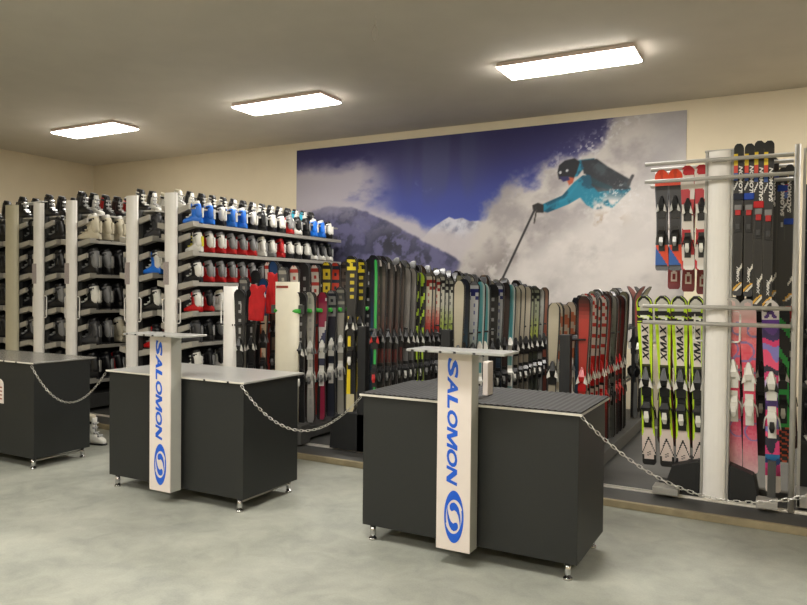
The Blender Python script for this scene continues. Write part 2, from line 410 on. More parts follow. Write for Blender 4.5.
# ------------------------------------------------------------------ counters and signs
def counter(x0, x1, label, topmat, edgemat, clip=(), y1=4.545):
    y0 = 3.90
    t = thing('service_counter', label, 'counter', ((x0+x1)/2, (y0+y1)/2, 0), group='grey service counters')
    w, d = (x1-x0)/2, (y1-y0)/2
    MB().box(-w, w, -d, d, .10, .9405).obj('body', M_counter, t, bevel=.002)
    tp = MB().box(-w-.018, w+.018, -d-.018, d+.06, .942, .956).obj('worktop', [topmat], t, bevel=.002)
    MB().box(-w-.020, w+.020, -d-.021, -d-.018, .9435, .9555).obj('edge_band', edgemat, t)
    for sx in (-1, 1):
        for sy in (-1, 1):
            lg = MB(); lx, ly = sx*(w-.06), sy*(d-.035)
            lg.tube([(lx,ly,.012),(lx,ly,.10)], .019, 14); lg.tube([(lx,ly,0),(lx,ly,.012)], .026, 14)
            lg.obj('leg', M_chrome, t)
    MB().tube([(w-.06,-d+.035,.07),(w-.06,d-.035,.07)], .008, 8).obj('stretcher', M_alu, t)
    for cx in clip: MB().box(cx-.008, cx+.008, -d-.026, -d-.021, .943, .955).obj('edge_clip', M_black, t)
    return t
counter(-2.392, -.985, 'dark grey counter with black ribbed mat on top, nearest the camera', M_top, M_edge)
counter(-4.822, -3.405, 'dark grey counter with a plain pale top, middle of three', M_top, M_edge, (.35,.58))
counter(-7.24, -5.80, 'dark grey counter with glossy dark top, at the left edge', M_top0, M_edge, (.05,.32,.5), y1=4.47)

# ribbed rubber mat with its left rear corner curling up
def ribbed_mat():
    x0, x1, y0, y1 = -2.405, -.97, 3.888, 4.60
    n = 150; m = 14
    mb = MB(); top = {}; bot = {}
    for i in range(n+1):
        u = i/n; x = x0+(x1-x0)*u; rib = .0035*(1 if (i//2) % 2 else 0)
        for j in range(m+1):
            w = j/m; y = y0+(y1-y0)*w
            lift = .055*math.exp(-((x+2.1)/.13)**2)*max(0,(w-.35)/.65)**1.5
            z = .9565+lift
            top[i,j] = len(mb.v); mb.v.append((x,y,z+.006+rib)); bot[i,j] = len(mb.v); mb.v.append((x,y,z))
    for i in range(n):
        for j in range(m):
            mb.face([top[i,j],top[i+1,j],top[i+1,j+1],top[i,j+1]]); mb.face([bot[i,j],bot[i,j+1],bot[i+1,j+1],bot[i+1,j]])
    for i in range(n):
        mb.face([bot[i,0],bot[i+1,0],top[i+1,0],top[i,0]]); mb.face([top[i,m],top[i+1,m],bot[i+1,m],bot[i,m]])
    for j in range(m):
        mb.face([top[0,j],top[0,j+1],bot[0,j+1],bot[0,j]]); mb.face([bot[n,j],bot[n,j+1],top[n,j+1],top[n,j]])
    tag(mb.obj('rubber_mat', M_rubber), 'black ribbed rubber mat covering the nearest counter top, one corner raised', 'mat')
ribbed_mat()

def emblem_mesh():
    """upright oval emblem of two interlocking swooshes, local x = width, y = height, z = out"""
    a, b = .0625, .155
    mb = MB()
    def solid(pts):
        mb.prism(pts, 0, .0009, 'z')
    def arc(cx, cy, rx, ry, t0, t1, n=22):
        return [(cx+rx*math.cos(math.radians(t0+(t1-t0)*k/n)), cy+ry*math.sin(math.radians(t0+(t1-t0)*k/n))) for k in range(n+1)]
    for s in (1, -1):
        # outer swoosh: thick cap at one end thinning along the opposite side
        out = arc(0, 0, a, b, 20, 200, 34); inn = arc(.004, -.004, a*.88, b*.68, 200, 28, 34)
        solid([(s*x, s*y) for x, y in out + inn])
        comma = [(0,.55),(.25,.50),(.48,.36),(.64,.12),(.70,-.12),(.66,-.38),(.58,-.14),(.44,.08),(.28,.20),(.05,.26),(-.10,.22),(-.26,.20),(-.42,.27),(-.44,.41),(-.28,.51)]
        solid([(s*x*a, s*y*b) for x, y in comma[::-1]])
    return mb.mesh('emblem', M_blue)
BLOCK = {'M': [(0,0),(.18,0),(.18,.60),(.42,0),(.58,0),(.82,.60),(.82,0),(1,0),(1,1),(.75,1),(.5,.36),(.25,1),(0,1)],
         'N': [(0,0),(.20,0),(.20,.62),(.72,0),(1,0),(1,1),(.80,1),(.80,.38),(.28,1),(0,1)]}
def wide_word(word, widths, h, material, shear=.30, bold=.003, gap=.0):
    """each letter drawn out to its own width, slanted, joined to one mesh"""
    V = []; F = []; x = 0.0
    for ch, w in zip(word, widths):
        if ch in BLOCK:
            me = MB().prism([((p-.5)*w, (q-.5)*h) for p, q in BLOCK[ch]], -.0008, .0008, 'z').mesh('letter', material)
        else:
            me = fit(text_mesh(ch, .1, bold=bold), w, h)
        o = len(V)
        V += [(v.co.x+x+w/2+shear*v.co.y, v.co.y, v.co.z) for v in me.vertices]
        F += [[o+i for i in p.vertices] for p in me.polygons]
        x += w+gap; bpy.data.meshes.remove(me)
    V = [(a-(x-gap)/2, b_, c_) for a, b_, c_ in V]
    me = bpy.data.meshes.new('lettering'); me.from_pydata(V, [], F); me.materials.append(material); me.update()
    return me
def sal_text():
    return wide_word('SALOMON', (.108,.104,.078,.104,.118,.104,.096), .068, M_blue, .32, .0035, .004)
EMB = emblem_mesh(); SALT = sal_text()
def sign(cx, label):
    t = thing('sign_pillar', label, 'sign', (cx, 3.83, 0), group='lettered sign pillars')
    w = .108
    MB().box(-w, w, -.06, -.052, .098, 1.272).obj('front_panel', M_sign, t)
    MB().prism([(-w,-.052),(w,-.052),(w,.048),(-w,.048)], .098, 1.272, 'z').obj('column', M_signside, t)
    link('lettering', SALT, t, (-.010, -.0605, .862), DOWN)
    link('emblem', EMB, t, (.006, -.0605, .30), face_rot((1,0,0),(0,-1,0)))
    MB().box(-.262, .352, -.175, .065, 1.2725, 1.2875).obj('top_board', [M_top], t, bevel=.003)
    for cx2 in (-.22,-.13,-.04,.05,.17): MB().box(cx2-.008, cx2+.008, -.179, -.1745, 1.2735, 1.285).obj('edge_clip', M_black, t)
    return t
sign(-1.688, 'white sign pillar with blue SALOMON lettering at the front counter, nearest')
sign(-4.105, 'white sign pillar with blue SALOMON lettering at the middle counter, farther left')
# white upright box behind the front sign
tag(MB().box(-.018, .018, -.045, .045, 0, .215).obj('card_holder', M_sign, None, (-1.655, 4.22, .9655+.0005), bevel=.004),
    'slim white upright box on the ribbed mat behind the front sign', 'box')
# sticker on the left counter
poly = [(-.10,-.115),(.10,-.115),(.10,.06)] + [(.10*math.cos(a), .06+.055*math.sin(a)) for a in [math.pi*k/8 for k in range(1,8)]] + [(-.10,.06)]
st = MB().prism(poly, -.003, 0, 'y').obj('counter_sticker', M_sign, None, (-6.335, 3.8995, .672))
tag(st, 'white round-topped card with red print on the left counter', 'card')
for k in range(4): MB().box(-.06, .08, -.0036, -.0030, -.08+.035*k, -.068+.035*k).obj('red_print', M_txtr, st)

# ------------------------------------------------------------------ chains
def chain(a, low, b, label):
    a, low, b = Vector(a), Vector(low), Vector(b)
    # parabola through the three points, parametrised by horizontal fraction
    f = ((low-a).xy.length)/((b-a).xy.length)
    A = (low.z-a.z-f*(b.z-a.z))/(f*f-f)
    def pt(t): p = a.lerp(b, t); p.z = a.z+(b.z-a.z)*t+A*(t*t-t); return p
    N = 400; P_ = [pt(k/N) for k in range(N+1)]; L = [0]
    for k in range(N): L.append(L[-1]+(P_[k+1]-P_[k]).length)
    pitch = .027; n = int(L[-1]/pitch); mb = MB(); k = 0
    for i in range(n):
        s = (i+.5)*L[-1]/n
        while L[k+1] < s: k += 1
        p = P_[k].lerp(P_[k+1], (s-L[k])/(L[k+1]-L[k])); t = (P_[k+1]-P_[k]).normalized()
        side = t.cross(Vector((0,0,1))).normalized(); up = side.cross(t)
        w = (side if i % 2 else up)*.85 + (up if i % 2 else -side)*.5; w.normalize()
        ring = []
        for q in range(12):
            ang = 2*math.pi*q/12
            e = .0095 if math.cos(ang) > 0 else -.0095
            ring.append(p + t*(e*(1 if abs(math.cos(ang))>.01 else 0)+.0075*math.cos(ang)) + w*(.0075*math.sin(ang)))
        mb.tube(ring, .0020, 5, closed=True)
    tag(mb.obj('chain', mat('zinc_chain', (190,188,182), .3, .85, var=.04)), label, 'chain')
chain((-5.79,3.87,.93), (-5.26,3.87,.655), (-4.835,3.87,.93), 'zinc chain hanging between the left and middle counters')
chain((-3.40,3.87,.935), (-2.87,3.88,.665), (-2.405,3.89,.935), 'zinc chain hanging between the middle and nearest counters')
chain((-.965,3.87,.945), (-.19,3.875,.591), (.435,3.88,.872), 'zinc chain running from the nearest counter to the right edge')

# ------------------------------------------------------------------ ski boots
def rring(cx, w, d, z, n=12, p=2.6, tilt=0.0, cy=0.0):
    """superellipse ring around z axis; x = toe direction"""
    out = []
    for k in range(n):
        a = 2*math.pi*k/n; ca, sa = math.cos(a), math.sin(a)
        x = math.copysign(abs(ca)**(2/p), ca)*d; y = math.copysign(abs(sa)**(2/p), sa)*w
        out.append((cx+x, cy+y, z+tilt*x))
    return out
def boot_parts():
    # heel at x=0, toe at +x .27; height .30
    shell = MB()
    rings = []
    for x, w, zt in ((-.002,.028,.07),(.012,.038,.125),(.05,.043,.150),(.10,.043,.140),(.145,.043,.112),(.19,.046,.088),(.23,.044,.074),(.258,.034,.060),(.268,.022,.045)):
        ring = []
        for k in range(12):
            a = 2*math.pi*k/12; ca, sa = math.cos(a), math.sin(a); p = 2.8
            yy = math.copysign(abs(ca)**(2/p), ca)*w; zz = math.copysign(abs(sa)**(2/p), sa)
            ring.append((x, yy, .012+(zt-.012)*(zz+1)/2))
        rings.append(ring)
    shell.loft(rings)
    sole = MB(); sole.prism([(-.006,-.033),(.09,-.036),(.2,-.04),(.262,-.034),(.285,-.018),(.285,.018),(.262,.034),(.2,.04),(.09,.036),(-.006,.033)], 0, .016, 'z')
    # instep tongue in the shell colour, rising in front of the cuff
    shell.loft([rring(.108,.034,.040,.10,tilt=-.2), rring(.116,.036,.034,.17,tilt=-.3), rring(.130,.035,.026,.235,tilt=-.3), rring(.140,.030,.018,.275,tilt=-.3)])
    cuff = MB(); cuff.loft([rring(.048,.042,.052,.080), rring(.048,.046,.054,.125), rring(.056,.044,.050,.18,tilt=-.1), rring(.070,.045,.050,.23,tilt=-.2), rring(.080,.045,.050,.265,tilt=-.25)])
    liner = MB(); liner.loft([rring(.086,.040,.050,.235,tilt=-.25), rring(.092,.041,.052,.285,tilt=-.25), rring(.095,.036,.046,.302,tilt=-.25)])
    strap = MB(); strap.loft([rring(.084,.0465,.060,.222,tilt=-.22), rring(.088,.047,.061,.248,tilt=-.22)])
    bk = MB(); bk.box(-.012,.006,-.016,.016,.09,.22)
    for (x, z, w) in ((.205,.088,.030),(.160,.118,.034),(.145,.170,.032),(.152,.215,.032)):
        M_ = Matrix.Translation((x, 0, z)) @ Matrix.Rotation(.75, 4, 'Y')
        bk.box(-.010,.010,-w,w*.5,-.004,.012, M=M_); bk.box(-.006,.006,w*.5,w*.5+.022,-.004,.012, M=M_)
    bk.tube([(.205,0,.090),(.162,0,.120),(.148,0,.172),(.155,0,.216)], .007, 6); bk.tube([(-.004,0,.12),(.05,0,.10),(.13,0,.11),(.162,0,.120)], .006, 6)
    return dict(shell=shell, sole=sole, cuff=cuff, liner=liner, strap=strap, buckles=bk)
BP = boot_parts(); BMESH = {}
def bmesh_(part, c):
    if (part, c) not in BMESH: BMESH[part, c] = BP[part].mesh(part, P[c])
    return BMESH[part, c]
def boot(x, y, z, ang, spec, label, scale=1.0, group=None, detail=True):
    sh, cf, ln, bk = spec
    t = thing('ski_boot', label, 'ski boot', (x, y, z), (0, 0, ang), group)
    t.scale = (scale,)*3
    link('shell', bmesh_('shell', sh), t); link('sole', bmesh_('sole', 'black' if sh != 'black' else 'darkgrey'), t)
    link('cuff', bmesh_('cuff', cf), t); link('liner', bmesh_('liner', ln), t)
    if detail: link('buckle_set', bmesh_('buckles', bk), t); link('power_strap', bmesh_('strap', 'black' if ln != 'black' else 'darkgrey'), t)
    return t

BL=('black','black','black','silver'); BG=('black','grey','black','silver'); BW=('black','white','black','white'); WB=('white','black','black','silver')
WW=('white','white','cream','silver'); WR=('red','white','grey','white'); RG=('red','grey','grey','silver'); BU=('blue','blue','white','white'); BUw=('blue','white','black','white')
CR=('cream','cream','white','cream'); RB=('red','black','black','silver'); RR=('red','red','red','white'); WC=('white','cyan','black','white'); DK=('darkgrey','darkgrey','black','grey')
WY=('white','white','black','yellow'); BR=('black','red','black','silver'); GW=('grey','white','black','white')
NAME = {BL:'black',BG:'black and grey',BW:'black and white',WB:'white and black',WW:'plain white',WR:'red and white',RG:'red and grey',BU:'bright blue',BUw:'blue and white',
        CR:'cream',RB:'red and black',RR:'all red',WC:'white and cyan',DK:'charcoal',WY:'white and yellow',BR:'black red-cuffed',GW:'grey and white'}

# ------------------------------------------------------------------ boot racks (mobile, running back from the pillars)
def pillar(t, x0, x1, z0, z1, front=True, mats=None, y=0.0, label_strip=True, handles=(1,-1), dp=.055):
    """white pillar with a shallow rounded front; y = front plane"""
    c = (x0+x1)/2; w = (x1-x0)/2
    prof = [(c-w, y+dp), (c-w, y+.03)] + [(c - (w-.012)*math.cos(math.pi*k/10), y+.022-.034*math.sin(math.pi*k/10)) for k in range(11)] + [(c+w, y+.03), (c+w, y+dp)]
    MB().prism(prof, z0, z1, 'z', smooth=True).obj('pillar', mats or M_white, t)
    for o in [t.children[-1]]:
        for p in o.data.polygons: p.use_smooth = abs(p.normal.z) < .5
        e = o.modifiers.new('edges', 'EDGE_SPLIT'); e.split_angle = math.radians(40)
    if label_strip:
        MB().box(c-w+.025, c+.02, y-.015, y+.02, 1.66, 1.92).obj('info_strip', M_lab, t)
    for s in handles:
        xe = c+s*w
        MB().tube([(xe-s*.01,y+.05,1.50),(xe+s*.035,y+.05,1.50),(xe+s*.052,y+.05,1.485),(xe+s*.052,y+.05,1.235),(xe+s*.035,y+.05,1.22),(xe-s*.01,y+.05,1.22)], .0075, 8).obj('handle', M_white, t)

SHELF_N = 0
def boot_rack(cx, levels, halves, rows, where, label, pw=.115, plain=False, nmax=15, scale=1.0, pitch=.19, y0=6.03, toprow=None, ztop=2.55, pill=True, side=1, topn=15, strip=True, pillmat=None):
    t = thing('boot_rack', label, 'boot rack', (cx, 5.80, 0), group='tall mobile boot racks')
    if pill:
        pillar(t, -pw, pw-.055, PZ+.03, 2.71, mats=pillmat, label_strip=strip, handles=() if plain else (1,-1))
    yE = 3.10
    MB().box(-.012, .012, .12, yE, .30, 2.50).obj('centre_panel', M_blackm, t)
    MB().box(-.22, .22, .10, yE, PZ+.04, .26).obj('plinth', M_darkgrey, t, bevel=.004)
    for wy in (.25, yE-.3):
        MB().box(-.03,.03,wy-.04,wy+.04,PZ+.0185,PZ+.04).obj('wheel_block', M_dark, t)
    for yy in (.13, yE): 
        MB().box(-.03, .03, yy-.02, yy+.02, .26, 2.55).obj('upright', M_darkgrey, t)
    for s in (1, -1):
        for z in levels:
            mb = MB()
            mb.box(min(s*.015,s*.275), max(s*.015,s*.275), .16, yE, z-.022, z)
            mb.box(min(s*.272,s*.280), max(s*.272,s*.280), .16, yE, z-.036, z+.006)
            pg = [(s*.05,z-.085),(s*.280,z-.036),(s*.280,z+.026),(s*.05,z-.015)]
            if s < 0: pg = pg[::-1]
            mb.prism(pg, .07, .165, 'y')
            mb.obj('shelf', M_shelf, t)
        for z in halves:
            mb = MB(); pg = [(s*.05,z-.055),(s*.215,z-.005),(s*.215,z+.055),(s*.05,z+.015)]
            if s < 0: pg = pg[::-1]
            mb.prism(pg, .07, .10, 'y')
            mb.obj('bracket', M_shelf, t)
    if toprow:
        MB().box(-.25, .22, .16, yE, ztop-.02, ztop).obj('top_shelf', M_shelf, t)
        for i, sp in enumerate(toprow):
            if sp is None: continue
            boot(cx-.235, 5.80+.27+i*pitch, ztop, R.uniform(-.08,.08), sp, '%s ski boot, %s from front atop %s' % (NAME[sp], ORD[i], where), scale*.92, 'boots on the top of '+where)
    for li, row in rows.items():
        for i, sp in enumerate(row):
            if sp is None: continue
            an = math.pi if side > 0 else 0.0
            boot(cx+side*.268, 5.80+y0-5.80+i*pitch, levels[li], an+.22+R.uniform(-.16,.16), sp, '%s ski boot, %s from front, %s shelf, %s' % (NAME[sp], ORD[i], ORD[li], where), scale, 'boots on %s shelf of %s' % (ORD[li], where))
    return t

LE = [2.36, 2.03, 1.685, 1.34, .995, .65, .33]
boot_rack(-6.16, LE, [z+.165 for z in LE[:5]], {
  0:[BU,BU,BW,BU,BU,BW,BL,BW,BW,RG,WB,BL,BU,BU,BW],
  1:[WY,WR,WR,RG,RG,RG,WW,GW,RR,BW,BW,BW,WB,WB,WB],
  2:[BW,RG,RG,RG,RG,RG,BG,BL,BL],
  3:[WR,RB,WW,BL,BL,BL],
  4:[DK,BL,BG,BL,BL], 5:[BW,BL,WB,BL,BL]},
  'the rightmost boot rack', 'tall boot rack with white pillar, rightmost, bright blue boots on its upper shelf',
  toprow=[WW,WB,BL,BW,BW,WB,BL,WB,BW,WB,WB,BL,WC,WC,BL], scale=.86)
LC = [2.21, 1.775, 1.33, .885, .45]
HC = [z+.22 for z in LC[:4]]
boot_rack(-6.80, LC, HC, {0:[DK,BG,BL,BL], 1:[BUw,CR,BR,BW], 2:[BW,BL,BL,BL], 3:[RB,RR,BL,BL], 4:[BL,BW,BL]},
  'the second boot rack from right', 'tall boot rack with white pillar, second from right, one blue boot near its front',
  toprow=[BW,WB,WW,BL,BL,BW], scale=1.0)
boot_rack(-7.90, LC, HC, {0:[CR,CR,CR,CR,CR,BL], 1:[BG,BG,BL,BG,BL,BL], 2:[BW,BG,BL,BL,BL,BL], 3:[DK,BG,CR,CR,BL,BL], 4:[BL,BL,RB,BL,BL,BL]},
  'the third boot rack from right', 'tall boot rack with white pillar, third from right, cream boots on its upper shelf',
  toprow=[BL,WB,BR,BL,BR,BL,BL], scale=1.12, pitch=.185)
boot_rack(-8.55, LC, HC, {0:[BL,BL,BL], 1:[BL,BL,BL], 2:[BG,BL,BL], 3:[BG,BW,BL], 4:[BL,BL,BL]},
  'the fourth boot rack from right', 'tall boot rack with white pillar, fourth from right, filled with black boots',
  toprow=[BL,BL,BR,BL,BL,BL], scale=1.1)
boot_rack(-9.12, LC, HC, {0:[BL,BL], 1:[BL,BL], 2:[BL,BL], 3:[BG,BL]},
  'the fifth boot rack from right', 'tall boot rack with flat greenish cream pillar, leftmost pillar in view',
  toprow=[BL,BL,BL,BL,BL], scale=1.1, pw=.15, plain=True, strip=False, pillmat=mat('pale_olive_metal', (196,190,166), .45, var=.02))
boot_rack(-9.78, LC, HC, {0:[BL,BL], 1:[BL,BL], 2:[BL,BL], 3:[BL,BL]},
  'the dark boot rack at the left edge', 'dark boot rack filled with black boots at the left edge', pill=False, toprow=[BL,BL,BL,BL], scale=1.1)
# name plate on the fifth rack pillar, loose things on the rack tops
tag(MB().box(-.16,.16,-.10,.10,0,.012).obj('paper_sheet', M_txtw, None, (-8.82,5.98,2.735), (0.05,-.1,.3)), 'white paper sheet lying on the tops of the left boot racks', 'paper')

# ------------------------------------------------------------------ skis
def mixc(a, b, t): return tuple(a[i]*(1-t)+b[i]*t for i in range(3))
def hsh(*k): return random.Random(hash(k)).random()
def grad(*stops):
    def f(s):
        for (a, ca), (b, cb) in zip(stops, stops[1:]):
            if s <= b: return mixc(ca, cb, max(0, min(1, (s-a)/(b-a))))
        return stops[-1][1]
    return f
K=(22,22,24); W=(222,216,206); 
def d_plain(stops, stripe=None, sw=.25):
    g = grad(*stops)
    def f(s, t):
        c = g(s)
        if stripe and abs(t) < sw: c = mixc(c, stripe, .7 if math.sin(s*90) > -.2 else .2)
        return c
    return f
def s_mark(s, t, s0=.90, h=.045):
    """bold zig-zag letter-like mark across the ski"""
    q = (s-s0)/h
    if abs(q) > 1: return False
    return (abs(q-.75+.25*t) < .2) or (abs(q+.75+.25*t) < .2) or (abs(q+1.1*t) < .28 and abs(q) < .8)
def d_S(base, mk, low, low2):
    g = grad((0,low2),(.45,low2),(.62,low),(.78,base),(1,base))
    def f(s, t):
        if s > .975: return mixc(base, K, .5)
        if s_mark(s, t, .915, .04): return mk
        if .52 < s < .86 and abs(t-.1) < .22 and math.sin(s*120) > -.1: return mixc(g(s), mk, .6)
        return g(s)
    return f
def d_chev(base):
    def f(s, t):
        if s < .30: return base if abs(t) > .3 else K
        for a in (.86,.74,.64):
            if abs(s - a - .06*t) < .022 + (.012 if t > 0 else 0): return K
        return base if s > .5 or abs(t) > .35 else mixc(base, K, .8)
    return f
def d_darkred(s, t):
    if s > .965 and abs(t) < .3: return (205,195,190)
    c = grad((0,(40,20,20)),(.35,(44,24,24)),(.45,(104,30,28)),(.56,(88,42,38)),(.7,(84,70,66)),(.9,(96,84,78)),(1,(30,27,27)))(s)
    if abs(t+.55) < .22 and .5 < s < .9: c = mixc(c, (170,120,105), .5*(math.sin(s*150) > 0))
    if abs(t) < .18: c = mixc(c, K, .55)
    return c
def d_green(s, t): return (40,170,74) if abs(t) < .55 else (22,80,42)
def d_yellow(s, t):
    if s_mark(s, t, .945, .035): return (226,206,40)
    if s > .62: return K if not (abs(t-.1)<.3 and .70<s<.9 and math.sin(s*130)>0) else (196,176,40)
    if s > .12: return (226,200,30) if t < -.05 else K
    return (196,186,150)
def d_teal(s, t): return mixc((64,150,158), (150,190,190), .5+.5*math.sin(t*3+s*6)) if t < .55 else (190,200,195)
def d_rw(s, t):
    if s > .62:
        c = (208,200,192)
        if math.sin(s*95+2.2*t) > .45: c = (188,50,40)
        return c
    return (190,36,30) if s > .48 else ((214,206,196) if math.sin(s*40) > -.3 else K)
def d_blackw(s, t):
    if .55 < s < .9 and abs(t) < .3 and math.sin(s*85) > .2: return (150,150,150)
    return K
def d_maroon(s, t):
    if s > .955: return (150,30,60)
    if .72 < s: return (156,28,72) if t < .8-abs(s-.85)*2 else (220,210,210)
    if .62 < s <= .72: return (214,208,206) if t < (s-.62)*14-.6 else (60,62,100)
    if .30 < s: return (62,64,88)
    return (150,20,60) if t > -.2 else K
def d_atomic(s, t):
    if s > .78:
        q = (s-.86)/.06
        if 0 < q < 1 and abs(t) < (1-q)*.8 and abs(t) > (1-q)*.3-.1: return (220,222,226)
        return (20,62,110)
    return (24,26,30) if abs(t) < .5 else (30,60,100)
def d_atomic2(low, edge):
    def f(s, t):
        if s > .72: return d_atomic(s, t) if s > .78 else (20,62,110)
        return edge if t < -.6 else (mixc(low, (90,70,50), .5) if math.sin(s*34+t*2) > .75 else low)
    return f
def d_letters(base, mk):
    def f(s, t):
        if s > .8 and math.sin(s*70) > -.2 and .25 < abs(t) < .8: return mk
        if s > .8 and abs(math.sin(s*70)) < .3: return mk
        return base
    return f
def d_orangew(base):
    return lambda s, t: mixc(base, (176,78,40), .75) if (.62 < s < .93 and abs(math.sin(s*26+t)) > .55) else base
def d_bluered(s, t): return grad((0,(16,34,50)),(.55,(20,44,62)),(.66,(60,30,60)),(.75,(140,24,40)),(1,(130,40,44)))(s)
def d_board(base, edge): return lambda s, t: edge if t < -.65 else (mixc(base, (90,70,50), .5) if math.sin(s*34+t*2) > .75 else base)

# hero designs
LIME = (196,232,40)
def d_xmax(s, t):
    a = abs(t)
    if s > .93:
        r = math.hypot((s-.955)/.030, t/.72)
        if r < 1 and s < .985: return (206,204,196)
        return K if a < .80 else LIME
    if s > .915: return LIME if a > .55 else (200,200,190)
    if s > .838:
        q = (s-.8775)/.0395
        if abs(q-.58+.3*t-.12*math.sin(3*t)) < .30 or abs(q+.55+.3*t) < .28: return K
        if abs(q + .55*t) < .30: return (236,240,224) if abs(t) < .62 else K
        return LIME if q > -.85 else K
    if s > .60: return (226,216,206) if a < .52 else LIME
    if s > .26: return LIME if a > .68 else (K if math.sin(s*60) > -.7 else (60,66,30))
    if s > .03:
        if s > .17 and a > .85-(s-.17)*4: return LIME if a < .95 else K
        if abs(s - (.165-.10*a)) < .0085: return K
        if s < .06 and a > .75: return K
        if .085 < s < .118 and a < .22 and (math.sin(s*900) > -.3): return (40,38,38)
        if .055 < s < .082 and a < .26 and (math.sin(s*500+t*9) > 0): return (110,100,98)
        return (222,206,198)
    return K
def d_pink(s, t):
    c = grad((0,(214,176,180)),(.12,(214,130,146)),(.25,(206,64,98)),(.45,(216,44,84)),(.68,(220,70,90)),(.80,(222,120,124)),(.90,(226,180,180)),(1,(220,206,202)))(s)
    for (s0, t0, r) in ((.70,-.6,.055),(.24,.5,.05),(.82,.75,.035),(.62,.9,.04)):
        d = math.hypot(s-s0, (t-t0)*.042)
        if abs(d-r) < .005: return mixc(c, (112,126,186), .75)
    if s > .955 and math.hypot((s-.968)/.016, t/.5) > 1: return (190,186,182)
    return mixc(c, (240,200,190), .25*hsh(int(s*90), int(t*4)))
def d_purple(s, t):
    if s > .90:
        q = (s-.905)/.055
        if 0 < q < 1 and abs(t) < .85*(1-q) and abs(t) > .35*(1-q)-.28*q*1.6: return (84,44,130)
        return (228,220,216)
    if s < .085: return (232,222,214)
    w = s*21 + .35*math.sin(t*2.4+s*9) + .4*math.sin(s*40)
    pal = ((214,50,110),(60,40,100),(90,50,130),(200,180,220),(214,60,120),(44,40,60),(232,80,120),(130,120,190))
    if .085 <= s < .20: pal = ((40,110,160),(190,40,100),(210,60,130),(30,60,110))
    return pal[int(math.floor(w)) % len(pal)]
def d_orangeblue(s, t):
    if s > .84: return (226,72,34) if abs(t) > (s-.84)*3-.1 else (200,60,30)
    if s < .26:
        if s < .04: return K
        return (224,72,36) if (s-.05)/.2 + .5*t > .45 else ((40,96,176) if (s-.05)/.2 > .05 else K)
    return (38,38,42) if abs(t) < .8 else (70,72,80)
def d_redwhite(s, t):
    q = math.sin(s*17+1.1*t) + .6*math.sin(s*31-2*t)
    if s > .965: return (190,30,40)
    return (222,214,206) if q > .1 else (186,30,42)
def d_redtail(s, t):
    if math.hypot((s-.11)/.05, t/.55) < 1 and math.hypot((s-.11)/.025, t/.3) > 1: return (214,200,190)
    return (130,26,30)
def d_greenblk(s, t):
    if s < .22: return (210,80,40) if math.sin(s*170+3*t) > .4 else K
    return (50,190,80) if (.22 < s < .6 or math.sin(s*30+2*t) > .6) else K
def d_whitek(s, t):
    if .04 < s < .22:
        r = math.hypot((s-.13)/.07, t/.8)
        return (200,40,50) if r < .45 else ((216,206,196) if r < 1 else (60,24,26))
    if s > .82: return (196,40,40) if t < (s-.82)*10-.6 else (220,214,206)
    if s > .6: return (206,200,190) if math.sin(s*50+2*t) > 0 else K
    return (70,20,24)
def d_xc(s, t):
    if s > .955: return K
    if t < -.25:
        if .865 < s < .935: return (238,206,40)
        if .815 < s <= .865: return (214,60,36)
        if .765 < s <= .815: return (62,96,176)
        if .70 < s < .755 and abs((s-.727)/.05 - (t+.62)*1.2) < .22: return (226,224,220)
    if s < .22 and t > .1 and abs((s-.175)/.05 - (t-.5)*1.1) < .28: return (224,220,210)
    if .03 < s < .085: 
        if abs((s-.057)/.03-(t+.3)) < .3: return (222,170,60)
        if abs((s-.057)/.03-(t-.4)) < .3: return (226,220,206)
    return (26,25,25) if abs(t) < .82 else (48,46,42)

